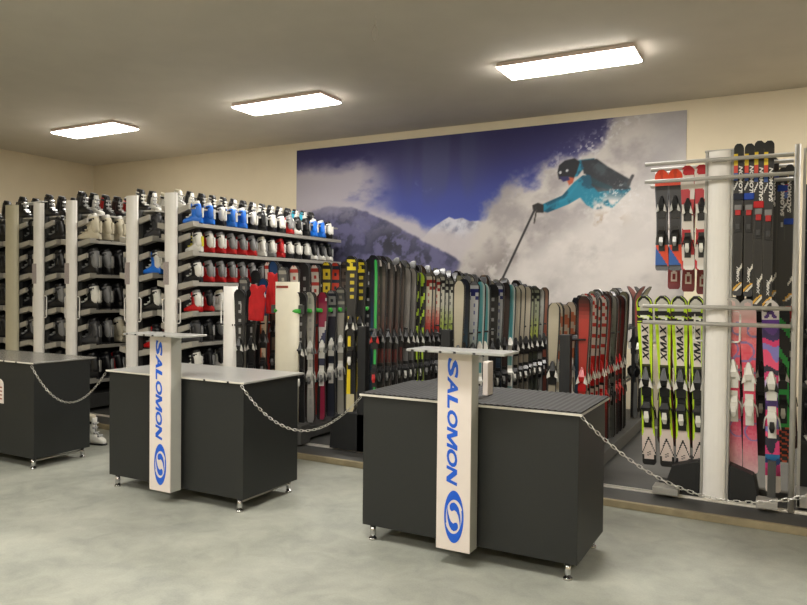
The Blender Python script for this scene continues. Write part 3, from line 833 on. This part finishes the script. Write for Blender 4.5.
SKI_CACHE = {}
def ski_mesh(key, design, L, wt, ww, wr, nl, nw, curl=.05, sharp=2.0):
    k = (key, round(L,2))
    if k in SKI_CACHE: return SKI_CACHE[k]
    mb = MB(); V = {}
    def width(s):
        if s < .1: w = wr
        else: w = 0
        a = (1-math.cos(math.pi*min(1,max(0,(s-.04)/.42))))/2
        b = (1-math.cos(math.pi*min(1,max(0,(s-.46)/.44))))/2
        w = wr+(ww-wr)*a if s < .46 else ww+(wt-ww)*b
        dt = (1-s)*L
        if dt < wt*.55: w *= max(.12, (1-(1-dt/(wt*.55))**sharp))**(1/sharp)
        db = s*L
        if db < .03: w *= .72+.28*math.sqrt(max(0,1-(1-db/.03)**2))
        return w
    ss_ = []
    for i in range(nl+1):
        ss_.append(i/nl)
    ss_ += [1-.012/L*q for q in (1,3)] + [1-.03/L*2]
    ss_ = sorted(set(round(x,5) for x in ss_))
    for i, s in enumerate(ss_):
        w = width(s)/2; z = s*L
        bend = curl*max(0,(s-.88)/.12)**2 + .008*max(0,(.04-s)/.04)
        th = .012+.006*math.exp(-((s-.48)/.25)**2)
        for j in range(nw+1):
            x = -w+2*w*j/nw
            V[i,j,1] = len(mb.v); mb.v.append((x, -.002-th-bend, z))
        V[i,0,0] = len(mb.v); mb.v.append((-w, -.002-bend, z)); V[i,nw,0] = len(mb.v); mb.v.append((w, -.002-bend, z))
    n = len(ss_)-1
    for i in range(n):
        sc = (ss_[i]+ss_[i+1])/2
        for j in range(nw):
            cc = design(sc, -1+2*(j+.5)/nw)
            if nw == 8 and nl == 44 and j in (0, nw-1): cc = mixc(cc, K, .8)  # rack skis: outer columns blackened, painting in the shadowed gaps between neighbours
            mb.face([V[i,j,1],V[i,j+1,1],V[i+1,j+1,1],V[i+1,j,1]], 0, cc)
        mb.face([V[i,0,0],V[i+1,0,0],V[i+1,nw,0],V[i,nw,0]], 0, mixc(design(sc, 0), K, .35) if key == 'bluered' else (34,34,36))
        for j, o in ((0,1),(nw,-1)):
            q = [V[i,j,0],V[i,j,1],V[i+1,j,1],V[i+1,j,0]]
            mb.face(q if o > 0 else q[::-1], 0, (52,52,52))
    for i in (0, n):
        q = [V[i,j,1] for j in range(nw+1)] + [V[i,nw,0], V[i,0,0]]
        mb.face(q[::-1] if i == 0 else q, 0, (40,40,40))
    SKI_CACHE[k] = mb.mesh('ski', M_skicol)
    return SKI_CACHE[k]

def bind_parts():
    toe = MB(); heel = MB()
    # toe piece: plate, tapered body, two wings, housing
    toe.box(-.030,.030,-.026,-.016,-.075,.06)
    toe.loft([[(-.020,-.026,-.02),(.020,-.026,-.02),(.020,-.055,-.02),(-.020,-.055,-.02)],[(-.027,-.026,.02),(.027,-.026,.02),(.025,-.068,.02),(-.025,-.068,.02)],[(-.020,-.026,.075),(.020,-.026,.075),(.013,-.046,.075),(-.013,-.046,.075)],[(-.009,-.026,.10),(.009,-.026,.10),(.006,-.036,.10),(-.006,-.036,.10)]], smooth=False)
    for s in (1,-1):
        w = [(s*.018,-.03),(s*.046,-.045),(s*.040,-.012),(s*.026,.03)]
        if s < 0: w = w[::-1]
        o = len(toe.v)
        poly = [(x, z) for x, z in w]
        toe.prism(poly, -.062, -.036, 'y', mi=1)
    toe.box(-.032,.032,-.034,-.026,-.10,-.035, mi=0)
    heel.box(-.026,.026,-.028,-.016,-.13,.09)
    heel.loft([[(-.028,-.028,.055),(.028,-.028,.055),(.022,-.05,.055),(-.022,-.05,.055)],[(-.031,-.028,.02),(.031,-.028,.02),(.028,-.078,.02),(-.028,-.078,.02)],[(-.028,-.028,-.03),(.028,-.028,-.03),(.024,-.074,-.03),(-.024,-.074,-.03)],[(-.020,-.028,-.075),(.020,-.028,-.075),(.014,-.040,-.075),(-.014,-.040,-.075)]], smooth=False)
    heel.loft([[(-.013,-.070,-.005),(.013,-.070,-.005),(.013,-.080,-.005),(-.013,-.080,-.005)],[(-.017,-.066,-.05),(.017,-.066,-.05),(.017,-.086,-.05),(-.017,-.086,-.05)],[(-.010,-.058,-.085),(.010,-.058,-.085),(.010,-.068,-.085),(-.010,-.068,-.085)]], mi=1, smooth=False)
    for s in (1,-1): heel.tube([(s*.028,-.03,.03),(s*.045,-.02,-.01),(s*.052,-.008,-.07)], .004, 6, mi=0)
    return toe, heel
TOE, HEEL = bind_parts(); BIND = {}
def bind_mesh(kind, c1, c2):
    k = (kind, c1, c2)
    if k not in BIND: BIND[k] = (TOE if kind == 'toe_binding' else HEEL).mesh(kind, [P[c1], P[c2]])
    return BIND[k]

def ski_pair(x, y, z, L, key, design, label, group, bc=('black','white'), wt=.112, ww=.074, wr=.10, nl=44, nw=8, rz=0.0, tilt=(0,0), binds=2, curl=.05, toe=.555, heel=.36, sharp=2.0, name='ski_pair', bsc=1.0):
    t = thing(name, label, 'skis', (x, y, z), (tilt[0], tilt[1], rz), group)
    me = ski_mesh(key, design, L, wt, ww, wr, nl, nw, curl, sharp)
    for k in (0, 1):
        s = link('ski', me, t, (0, 0, 0), (0, 0, math.pi*k))
        if k < binds:
            for kind, f in (('toe_binding', toe), ('heel_binding', heel)):
                b = link(kind, bind_mesh(kind, *bc), s, (0,0,f*L)); b.scale = (bsc,)*3
    return t

# ------------------------------------------------------------------ double-sided ski racks running back along Y
def ski_rack(cx, label, post=True, single=False, y1=8.85, pegs=M_dark, wide=.20):
    t = thing('ski_rack', label, 'ski rack', (cx, 5.80, 0), group='mobile double-sided ski racks')
    d = y1-5.80
    MB().box(-wide, wide, .12, d, PZ+.03, .20).obj('base_beam', M_darkgrey, t, bevel=.004)
    for wy in (.3, d-.25): MB().box(-.03,.03,wy-.04,wy+.04,PZ+.0185,PZ+.03).obj('wheel_block', M_dark, t)
    if post: MB().box(-.045, .045, -.07, .0, PZ+.02, 1.275).obj('post', M_dark, t, bevel=.004)
    for yy in (d*.5, d-.04): MB().box(-.025, .025, yy-.02, yy+.02, .20, 1.275).obj('post', M_dark, t)
    for s in (1, -1):
        mb = MB()
        for z in (1.23, .62): mb.tube([(s*.03,.0,z),(s*.03,d,z)], .014, 8)
        mb.obj('rail', M_dark, t)
        if single:
            for k in range(int(d/.19)): MB().tube([(s*.03,.02+.19*k,1.40),(s*.16,.02+.19*k,1.40)], .022, 10).obj('divider_peg', pegs, t)
            MB().tube([(s*.03,.0,1.40),(s*.03,d,1.40)], .014, 8).obj('rail', M_dark, t)
        else:
            pm = MB(); pm.tube([(s*.03,.0,1.23),(s*.03,d,1.23)], .0145, 8)
            for k in range(int(d/.19)): pm.tube([(s*.03,.02+.19*k,1.23),(s*.15,.02+.19*k,1.235)], .009, 6)
            pm.obj('peg_rail', pegs, t)
    return t
def front_plinth(t, x0, x1, h=.37, loc_y=-.02):
    # black sloped-top ballast box at a rack's front
    MB().prism([(x0,PZ+.02),(x1,PZ+.02),(x1-.02,h-.07),(x1-.16,h),(x0+.16,h),(x0+.02,h-.07)], loc_y-.05, loc_y+.12, 'y').obj('front_plinth', M_blackm, t, bevel=.004)

BK=('black','white'); WKb=('white','black'); RW=('red','white'); GR=('grey','white'); BB=('black','grey'); WWb=('white','grey'); BKr=('black','red')
def row(cx, side, y0, pitch, specs, zt0, zt1, where, base=.215, turn=.40, **kw):
    n = len(specs)
    for i, sp in enumerate(specs):
        if sp is None: continue
        key, des, nm, bc = sp[:4]
        zt = zt0+(zt1-zt0)*i/max(1,n-1)+R.uniform(-.018,.018)
        if len(sp) > 4: zt = sp[4]
        L = round((zt-base)*50)/50
        kw2 = dict(kw)
        if key == 'green': kw2.update(wt=.045, ww=.04, wr=.04)
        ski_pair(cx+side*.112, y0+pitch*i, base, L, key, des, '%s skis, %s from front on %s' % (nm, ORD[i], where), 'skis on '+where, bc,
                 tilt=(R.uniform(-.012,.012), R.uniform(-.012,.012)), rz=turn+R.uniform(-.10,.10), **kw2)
S = {
 'green':('green',d_green,'narrow green',BKr), 'dkred':('dkred',d_darkred,'dark red and black',BB), 'thin':('thin',d_plain([(0,(70,70,74)),(1,(150,145,140))]),'plain grey',BK),
 'lime':('lime',d_chev((190,222,60)),'lime with black chevrons',BK), 'rw':('rwS',d_S((206,198,178),(150,40,34),(176,44,36),(46,40,38)),'beige and red lettered',BB),
 'S':('greyS',d_S((186,184,168),(28,28,30),(150,168,70),(120,122,126)),'pale grey S-marked',BK), 'beige':('beige',d_plain([(0,(70,66,60)),(.45,(150,142,124)),(1,(196,188,168))]),'plain beige',BK),
 'navy':('navy',d_plain([(0,(16,30,50)),(.6,(22,70,96)),(.8,(20,30,50)),(1,(26,30,44))]),'navy blue',BK), 'Sn':('Snavy',d_S((190,192,196),(34,40,110),(150,160,160),(40,60,80)),'silver navy-marked',BK),
 'teal':('teal',d_teal,'teal and white',WKb), 'blk':('blk',d_blackw,'black',BB), 'mar':('mar',d_plain([(0,(30,20,22)),(.7,(60,34,34)),(1,(40,34,34))]),'dark brown',BB),
 'gS':('gS',d_S((130,134,110),(30,34,30),(150,160,70),(50,54,44)),'olive S-marked',BK), 'grey':('grey',d_plain([(0,(80,80,80)),(1,(160,160,150))],(110,110,104)),'silver grey',BK),
 'brown':('brown',d_plain([(0,(60,30,24)),(.6,(130,60,40)),(1,(120,100,84))]),'rust brown',BB), 'ob':('ob',d_orangew((186,174,154)),'beige and orange',('white','grey')),
 'red':('red',d_plain([(0,(70,20,20)),(.3,(168,44,32)),(.85,(172,46,34)),(1,(60,50,48))]),'plain red',RW), 'rw2':('rw2',d_rw,'red and white',RW),
 'dr2':('dr2',d_plain([(0,(30,22,22)),(.55,(90,30,30)),(.85,(120,34,34)),(1,(90,60,56))]),'dark crimson',RW), 'olive':('olive',d_plain([(0,(40,40,36)),(1,(140,138,112))]),'olive grey',BK),
 'wht':('wht',d_plain([(0,(150,148,144)),(.3,(206,202,192)),(1,(204,200,190))],(150,150,146),.15),'white',WWb), 'maroon':('maroon',d_maroon,'maroon and navy',WWb),
 'bwA':('bwA',d_letters((40,44,56),(150,150,150)),'charcoal',WWb), 'gl':('gl',d_letters((160,156,144),(90,90,90)),'grey lettered',WWb), 'blkw':('blkw',d_blackw,'black',('black','white')),
 'ltY':('ltY',d_letters((24,24,26),(214,190,40)),'black with yellow letters',BK), 'ltR':('ltR',d_letters((26,44,66),(200,60,40)),'navy with red letters',BK), 'ltW':('ltW',d_letters((46,40,38),(90,80,70)),'dark patterned',BK),
 'rr':('rr',d_letters((190,60,50),(220,210,200)),'red and white lettered',BK), 'atm':('atm',d_atomic,'blue with white mark',BK), 'atA':('atA',d_atomic2((200,186,160),(206,96,40)),'blue-tipped beige',BB,1.73), 'atB':('atB',d_atomic2((112,94,76),(60,50,44)),'blue-tipped brown',BB,1.94), 'yel':('yel',d_yellow,'black and yellow',('black','white')),
 'bo':('bo',d_board((200,186,160),(206,96,40)),'beige orange-edged',BB), 'bb':('bb',d_board((110,92,74),(60,50,44)),'brown',BB)}
def L_(s): return [S[k] if k else None for k in s.split()]

# rack behind the white post (A1) and the cream panel (A2)
t = ski_rack(-5.265, 'mobile ski rack behind the narrow white post, red bibs hanging on it', post=False)
pillar(t, -.115, .065, PZ+.03, 1.65, label_strip=False)
row(-5.265, 1, 5.85, .19, L_('blkw blkw atA atB bo bb blk blk blk'), 1.62, 1.66, 'the rack behind the white post', wt=.118)
row(-5.265, -1, 5.95, .21, L_('blk gl blk rr'), 1.66, 1.92, 'the white post rack rear row', binds=0)
t = ski_rack(-4.50, 'mobile ski rack behind the wide cream panel, green divider pegs', pegs=M_green, post=False, single=True)
pillar(t, -.165, .128, PZ+.03, 1.70, mats=M_cream, label_strip=False, handles=())
MB().box(-.12,.03,-.016,.0,1.635,1.66).obj('name_plate', M_txtr, t)
for s in (1,-1): MB().box(.12 if s>0 else -.225, .185 if s>0 else -.16, .035,.06,1.37,1.46).obj('end_bracket', M_darkgrey, t)
MB().box(.12,.30,-.14,.02,PZ+.0185,.26).obj('foot_bracket', M_darkgrey, t, bevel=.004)
row(-4.50, 1, 5.90, .19, L_('blkw wht maroon bwA gl blk blk blk'), 1.60, 1.66, 'the cream panel rack', wt=.118)
row(-4.50, -1, 5.92, .19, L_('gl rr blk rr ltY ltR ltW gl blk blk'), 1.86, 2.02, 'the cream panel rack rear row', binds=0)
# rack B behind the chain
t = ski_rack(-3.545, 'mobile ski rack with black front plinth between the counters')
front_plinth(t, -.36, .36, .43)
row(-3.545, -1, 5.72, .19, L_('yel yel'), 1.95, 1.95, 'the black plinth rack, left side', base=.45)
row(-3.55, 1, 5.80, .124, L_('green dkred dkred dkred dkred thin thin lime lime rw rw rw S S S S S grey blk blk'), 1.92, 1.72, 'the black plinth rack', binds=1)
# rack M
t = ski_rack(-2.66, 'mobile ski rack mostly hidden behind the front sign pillar')
front_plinth(t, -.36, .36, .37)
row(-2.66, 1, 5.74, .172, L_('beige navy Sn teal teal blk Sn mar teal beige beige beige gS gS grey brown'), 1.73, 1.66, 'the rack behind the front sign', turn=.36)
# rack C
t = ski_rack(-1.575, 'mobile ski rack beside the lime skis, nearest the tall display frame')
front_plinth(t, -.30, .30, .37)
row(-1.575, 1, 5.86, .165, L_('red rw2 rw2 rw2 rw2 red green grey dr2 dr2 olive'), 1.60, 1.62, 'the rack by the lime skis', toe=.50, heel=.32, turn=.12)
row(-1.595, -1, 5.80, .20, L_('beige ob ob ob'), 1.53, 1.54, 'the left side, rack by lime skis', turn=.28)
ski_pair(-1.45, 8.18, .215, 1.48, 'bluered', d_bluered, 'dark blue and red skis with splayed tips at the far end behind the lime skis', 'skis on the rack left of the lime skis', BK, rz=1.25, curl=.09)
ski_pair(-1.45, 8.62, .215, 1.48, 'olive', S['olive'][1], 'olive skis with splayed tips rising just behind the first lime pair', 'skis on the rack left of the lime skis', BK, rz=1.25, curl=.09)
# far-side rows: only their tips rise over the front rows
FAR = [S[k] for k in ('blk','grey','mar','S','beige','navy','olive','brown','thin','gS')]
def far(cx, y0, y1, pitch, z0, z1, where, rot=0.0):
    n = int((y1-y0)/pitch)
    for i in range(n):
        key, des, nm, bc = FAR[(i*7+int(-cx*10)) % len(FAR)]
        zt = z0+(z1-z0)*i/n+R.uniform(-.03,.03)
        ski_pair(cx-.112, y0+pitch*i, .215, round((zt-.215)*50)/50, key, des, 'far row skis, only grey tips showing above %s' % where, 'far row tips above '+where,
                 binds=0, rz=R.uniform(-.3,.3), tilt=(R.uniform(-.01,.01),R.uniform(-.01,.01)), curl=.075)
far(-3.545, 6.15, 8.8, .19, 1.98, 1.84, 'the black plinth rack')
far(-2.66, 6.42, 8.8, .19, 1.80, 1.70, 'the rack behind the front sign')
far(-1.575, 6.65, 8.8, .19, 1.60, 1.66, 'the rack by the lime skis')

# red bibs
def bib(x, y, z, w, h, rz, label):
    n, m = 14, 18; mb = MB(); V = {}
    def half(v):                                 # silhouette half width, v 0 hem .. 1 shoulder
        if v < .62: return w*(.92+.08*v/.62)
        if v < .86: return w*(1.0-.25*math.sin(math.pi*(v-.62)/.24))
        return w*(1.0-.2*(v-.86)/.14)
    for side in (0, 1):
        for i in range(m+1):
            v = i/m
            for j in range(n+1):
                u = -1+2*j/n; x_ = half(v)*u
                puff = .022*(1-u*u)**.5*(1-.5*v)+.004
                fold = .008*math.sin(9*u+3*v*4)*(1-v)+.004*math.sin(21*u+2)
                neck = .05*max(0,1-abs(u)/.45)*(v**8)*(1 if side == 0 else .4)
                y_ = (-puff-fold) if side == 0 else (puff*.4+.004)
                V[side,i,j] = len(mb.v); mb.v.append((x_, y_, h*v-neck))
    for i in range(m):
        for j in range(n):
            mb.face([V[0,i,j],V[0,i,j+1],V[0,i+1,j+1],V[0,i+1,j]], 0, None, True); mb.face([V[1,i,j],V[1,i+1,j],V[1,i+1,j+1],V[1,i,j+1]], 0, None, True)
        mb.face([V[1,i,0],V[0,i,0],V[0,i+1,0],V[1,i+1,0]]); mb.face([V[0,i,n],V[1,i,n],V[1,i+1,n],V[0,i+1,n]])
    for j in range(n):
        mb.face([V[0,m,j],V[0,m,j+1],V[1,m,j+1],V[1,m,j]])
        mb.face([V[1,0,j],V[1,0,j+1],V[0,0,j+1],V[0,0,j]])
    tag(mb.obj('race_bib', M_red, None, (x,y,z), (0,.06,rz)), label, 'bib', 'red race bibs')
bib(-4.875, 5.77, 1.29, .092, .38, .35, 'shorter red race bib hanging left, nearer the white post')
bib(-4.79, 5.93, 1.36, .08, .44, .35, 'longer red race bib hanging right, beside the cream panel')

# ------------------------------------------------------------------ tall display rack at the right
t = thing('ski_display_frame', 'tall grey tube display frame with a broad white centre pillar', 'display rack', (-.435, 5.80, 0))
pz = (-.093, .093)
prof = [(-.080,.06),(-.080,.012)] + [(-.080*math.cos(math.pi*k/10), .010-.034*math.sin(math.pi*k/10)) for k in range(1,10)] + [(.080,.012),(.080,.06)]
MB().prism(prof, PZ+.02, 2.70, 'z').obj('pillar', M_white, t)
for s in (-1,1):
    MB().box(min(s*.080,s*.100), max(s*.080,s*.100), -.002, .10, PZ+.02, 2.70).obj('pillar_edge', M_alu, t, bevel=.006)
    MB().tube([(s*.10,.03,1.495),(s*.145,.03,1.495),(s*.158,.03,1.482),(s*.158,.03,1.278),(s*.145,.03,1.265),(s*.10,.03,1.265)], .008, 8).obj('handle', M_white, t)
MB().box(-.105,.105,.0,.10,2.70,2.712).obj('pillar_cap', M_alu, t)
xl, xr = -.525, .49
for z in (2.625, 2.49, 1.525, 1.40):
    MB().tube([(xl,-.075,z),(xr,-.075,z)], .0155, 10).obj('bar', M_greytube, t)
for z in (2.625, 2.49):
    for y in (.20, .42): MB().tube([(xl-.0,y,z),(xr,y,z)], .0155, 10).obj('bar', M_greytube, t)
for z in (1.50, 1.38): MB().tube([(xl+.05,.595,z),(xr,.595,z)], .0155, 10).obj('bar', M_greytube, t)
for z in (2.625, 2.49, 1.525, 1.40):
    MB().box(-.05,.05,-.075,.60,z-.010,z+.010).obj('bar_arm', M_greytube, t)
MB().tube([(.513,-.03,PZ+.0065),(.513,-.03,2.70)], .0195, 14).obj('end_post', M_greytube, t)
for z in (2.625, 2.49): MB().box(.498,.526,-.03,.44,z-.010,z+.010).obj('end_arm', M_greytube, t)
for z in (1.50, 1.38): MB().box(.498,.526,-.03,.60,z-.010,z+.010).obj('end_arm', M_greytube, t)
MB().prism([(-.37,PZ+.02),(-.104,PZ+.02),(-.104,.345),(-.30,.285)], -.01, .30, 'y').obj('plinth', M_blackm, t, bevel=.004)
MB().prism([(.104,PZ+.02),(.31,PZ+.02),(.27,.285),(.104,.345)], -.01, .30, 'y').obj('plinth', M_blackm, t, bevel=.004)
for x0, x1 in ((-.425,-.24),(.29,.43)):
    MB().box(x0,x1,-.13,.02,.082,.135).obj('foot_bracket', M_alu, t, bevel=.003)
    MB().box((x0+x1)/2-.03,(x0+x1)/2+.03,-.06,.02,PZ+.0185,.082).obj('wheel_block', M_darkgrey, t)
MB().box(.36,.415,.0,.05,.135,.40).obj('upright', M_darkgrey, t)
MB().box(-.43,.50,.25,.30,.07,.12).obj('rear_beam', M_darkgrey, t)

G = 'skis on the tall display frame'
XM = wide_word('XMAX', (.064,.076,.064,.064), .048, M_txtk, .30, .004, .002)
SX = fit(text_mesh('SALOMON', .1, bold=.004, shear=.22), .25, .026); SX.materials.clear(); SX.materials.append(M_txtw)
XS = fit(text_mesh('XADV', .1, bold=.003, shear=.2), .12, .018); XS.materials.clear(); XS.materials.append(M_txtw)
for i, x in enumerate((-.967,-.831,-.709,-.586)):
    o = ski_pair(x+.045, 5.93, .245, 1.365, 'xmax', d_xmax, 'lime and white X-MAX skis left of the white pillar, %s from left' % ORD[i], G, BK, wt=.116, ww=.086, wr=.104, nl=150, nw=14,
             tilt=(.075,-.034), curl=.03, toe=.50, heel=.335, bsc=1.15)
    s = o.children[0]
    link('lettering', XM, s, (0,-.0215,1.365*.728), UP)
pk = (('pink',d_pink,'pink skis with white bindings beside the white pillar, left one',-.312,.30,1.305,('black','white')),
      ('pink',d_pink,'pink skis with white bindings beside the white pillar, right one',-.205,.275,1.32,('black','white')),
      ('purple',d_purple,'purple and magenta striped skis right of the pink ones',-.052,.15,1.44,('white','white')))
for key, des, lb, x, zb, L, bc in pk:
    ski_pair(x+.015, 5.93, zb, L, key, des, lb, G, ('white','white') if key=='pink' else ('white','black'), wt=.114, ww=.084, wr=.102, nl=150, nw=14, tilt=(.075,-.03), curl=.03, toe=.56, heel=.385, bsc=1.08)
for key, des, lb, x, zb, L in (('redtail',d_redtail,'dark red skis half hidden behind the lime skis, left one',-.83,.36,1.22),('redtail',d_redtail,'dark red skis half hidden behind the lime skis, right one',-.70,.36,1.22),
      ('gb',d_greenblk,'green and black skis behind the purple striped skis',.03,.34,1.2),('whk',d_whitek,'dark red and white skis beside the end post, lower row',.075,.42,1.12)):
    ski_pair(x, 6.30 if key != 'gb' else 6.14, zb, L, key, des, lb, G, ('black','black') if key != 'gb' else ('black','white'), wt=.108, ww=.082, wr=.10, nl=80, nw=8, tilt=(.05,-.03), curl=.03)
for k in range(8):
    ski_pair(-.93+.125*k+.04, 6.44, .30+R.uniform(0,.05), 1.22, 'rear', d_plain([(0,(46,20,22)),(.5,(20,20,22)),(1,(30,28,30))]), 'dark skis on the rear of the tall frame, seen only through gaps', 'dark rear skis on the tall frame', wt=.108, ww=.082, wr=.10, nl=30, nw=4, binds=1, curl=.03)
# small junior skis upper left
for key, des, lb, x, bc in (('ob2',d_orangeblue,'short orange and blue skis on the upper bars, far left',-.842,('black','silver')),('ob2',d_orangeblue,'short orange and blue skis on the upper bars, second from left',-.742,('black','silver')),
      ('rwj',d_redwhite,'short red and white skis on the upper bars, third from left',-.652,('black','white')),('rwj',d_redwhite,'short red and white skis on the upper bars, against the pillar',-.552,('black','white'))):
    L = .785 if key == 'ob2' else .80
    ski_pair(x, 5.86, 2.59-L if key == 'ob2' else 2.61-L, L, key, des, lb, G, bc, wt=.105, ww=.080, wr=.098, nl=90, nw=12, tilt=(.03,-.012), curl=.025, toe=.63 if key == 'ob2' else .58, heel=.34 if key == 'ob2' else .26, bsc=.88)
for i, x in enumerate((-.79,-.68,-.57)):
    ski_pair(x, 6.16, 1.66-.02*i, .95, 'redtail', d_redtail, 'dark red skis on the rear upper bars, only tails visible, %s from left' % ORD[i], G, ('black','white'), wt=.10, ww=.078, wr=.096, nl=60, nw=8, curl=.025)
# black cross-country skis
def strap(parent, z, m, h=.05): MB().box(-.034,.034,-.030,.030,z-h/2,z+h/2).obj('ski_tie', m, parent, bevel=.006)
M_sb = mat('strap_blue', (30,70,170), .7, var=.05); M_sr = mat('strap_red', (196,30,34), .7, var=.05); M_sk = mat('strap_dark', (30,36,56), .7)
for i, (x, zb, zt, st_) in enumerate(((-.312,1.615,2.735,M_sk),(-.240,1.61,2.735,M_sb),(-.176,1.515,2.745,M_sr),(-.112,1.50,2.74,None))):
    L = zt-zb
    o = ski_pair(x+.012, 5.80, zb, L, 'xc', d_xc, 'black cross-country skis with white lettering on the upper bars, %s from left' % ORD[i], G, wt=.066, ww=.062, wr=.060, nl=160, nw=10, binds=0, curl=.03, tilt=(.006,-.004), sharp=2.2)
    s = o.children[0]
    link('lettering', SX, s, (.014,-.0195,L*.745), UP)
    link('lettering', XS, s, (.004,-.0195,L*.14), UP)
    bp = MB().box(-.022,.022,-.030,-.017,L*.42,L*.60); bp.box(-.018,.018,-.045,-.030,L*.53,L*.565, mi=1); bp.box(-.014,.014,-.040,-.030,L*.44,L*.475, mi=2)
    bp.box(-.024,.024,-.034,-.018,L*.565,L*.60, mi=3)
    bp.obj('binding', [P['black'], P['red'], P['darkgrey'], P['grey']], s, bevel=.003)
    if st_: strap(o, L*.655 if i < 2 else L*.625, st_)
for i, (x, zb) in enumerate(((-.075,1.56),(-.015,1.50),(.03,1.54))):
    L = 1.10-.02*i
    o = ski_pair(x, 6.06, zb, L, 'xcb', d_xc if i != 1 else d_blackw, 'black cross-country skis on the rear upper bars near the end post, %s from left' % ORD[i], G, wt=.066, ww=.062, wr=.060, nl=90, nw=8, binds=0, curl=.03)
    link('lettering', SX, o.children[0], (.0,-.0195,L*.78), UP); strap(o, L*(.86 if i != 2 else .6), M_sb, .045)
for k in range(3):
    ski_pair(-.29+.072*k, 6.06, 1.56, 1.12, 'xcb2', d_blackw, 'black cross-country skis hidden behind the lettered front pairs', G+' rear', wt=.066, ww=.062, wr=.060, nl=60, nw=6, binds=0, curl=.03)
ski_pair(-.135, 5.86, 1.52, 1.22, 'xcb2', d_blackw, 'black cross-country skis whose tip shows between the third and fourth lettered pairs', G, wt=.062, ww=.058, wr=.056, nl=60, nw=6, binds=0, curl=.03)

# ------------------------------------------------------------------ boot frame at the right edge
t = thing('boot_display_frame', 'grey framed black panel with boot hooks at the right edge', 'display rack', (.62, 5.90, 0))
MB().box(-.49,.60,-.02,.02,2.665,2.69).obj('top_bar', M_greytube, t)
MB().box(-.505,-.485,-.02,.02,PZ+.02,2.69).obj('frame_post', M_greytube, t); MB().box(.58,.60,-.02,.02,PZ+.02,2.69).obj('frame_post', M_greytube, t)
MB().box(-.485,.58,.30,.32,.15,2.47).obj('back_panel', M_blackm, t)
MB().box(-.505,.60,-.02,.32,PZ+.0185,.15).obj('base', M_alu, t, bevel=.004)
for z in (2.12, 1.73, 1.33, .95, .55):
    MB().box(-.485,.58,.02,.30,z-.02,z).obj('shelf', M_dark, t)
    MB().tube([(-.46,.0,z+.05),(-.42,.0,z-.015),(-.30,.0,z+.02)], .012, 8).obj('hook', M_greytube, t)
for li, z in enumerate((2.12, 1.73, 1.33, .95, .55)):
    for k in range(2):
        boot(.20+.13*k, 6.205, z, -math.pi/2+.1, BL, 'black ski boot at the right edge, %s shelf, %s' % (ORD[li], 'nearest the post' if k == 0 else 'second from the post'), 1.05, 'boots at the right edge')

# white shoe-like boot on the floor behind the left counter
boot(-6.38, 4.84, 0, .2, WW, 'lone white boot standing on the floor behind the left counter', 1.0)

# ------------------------------------------------------------------ camera
f, yaw, pitch, roll = 702.906362, 0.494624541, 0.0194634343, -0.0101117138
cy, sy = math.cos(yaw), math.sin(yaw)
fw = Vector((-sy*math.cos(pitch), cy*math.cos(pitch), -math.sin(pitch))); r = Vector((cy, sy, 0)); d = fw.cross(r)
c_, s_ = math.cos(roll), math.sin(roll)
r2 = c_*r+s_*d; d2 = -s_*r+c_*d
cam = bpy.data.cameras.new('camera'); co = bpy.data.objects.new('camera', cam); COL.objects.link(co)
co.matrix_world = Matrix(((r2.x,-d2.x,-fw.x,0),(r2.y,-d2.y,-fw.y,0),(r2.z,-d2.z,-fw.z,1.64),(0,0,0,1)))
cam.sensor_width = 36; cam.lens = f/807*36; cam.clip_start = .05
SC.camera = co

w = bpy.data.worlds.new('world'); SC.world = w; w.use_nodes = True
w.node_tree.nodes['Background'].inputs[0].default_value = (.02,.02,.022,1); w.node_tree.nodes['Background'].inputs[1].default_value = 1.0
SC.view_settings.view_transform = 'Standard'; SC.view_settings.look = 'None'; SC.view_settings.gamma = 1; SC.view_settings.use_curve_mapping = False
SC.view_settings.exposure = 1.46
SC.cycles.use_denoising = True
SC.cycles.max_bounces = 8; SC.cycles.diffuse_bounces = 5
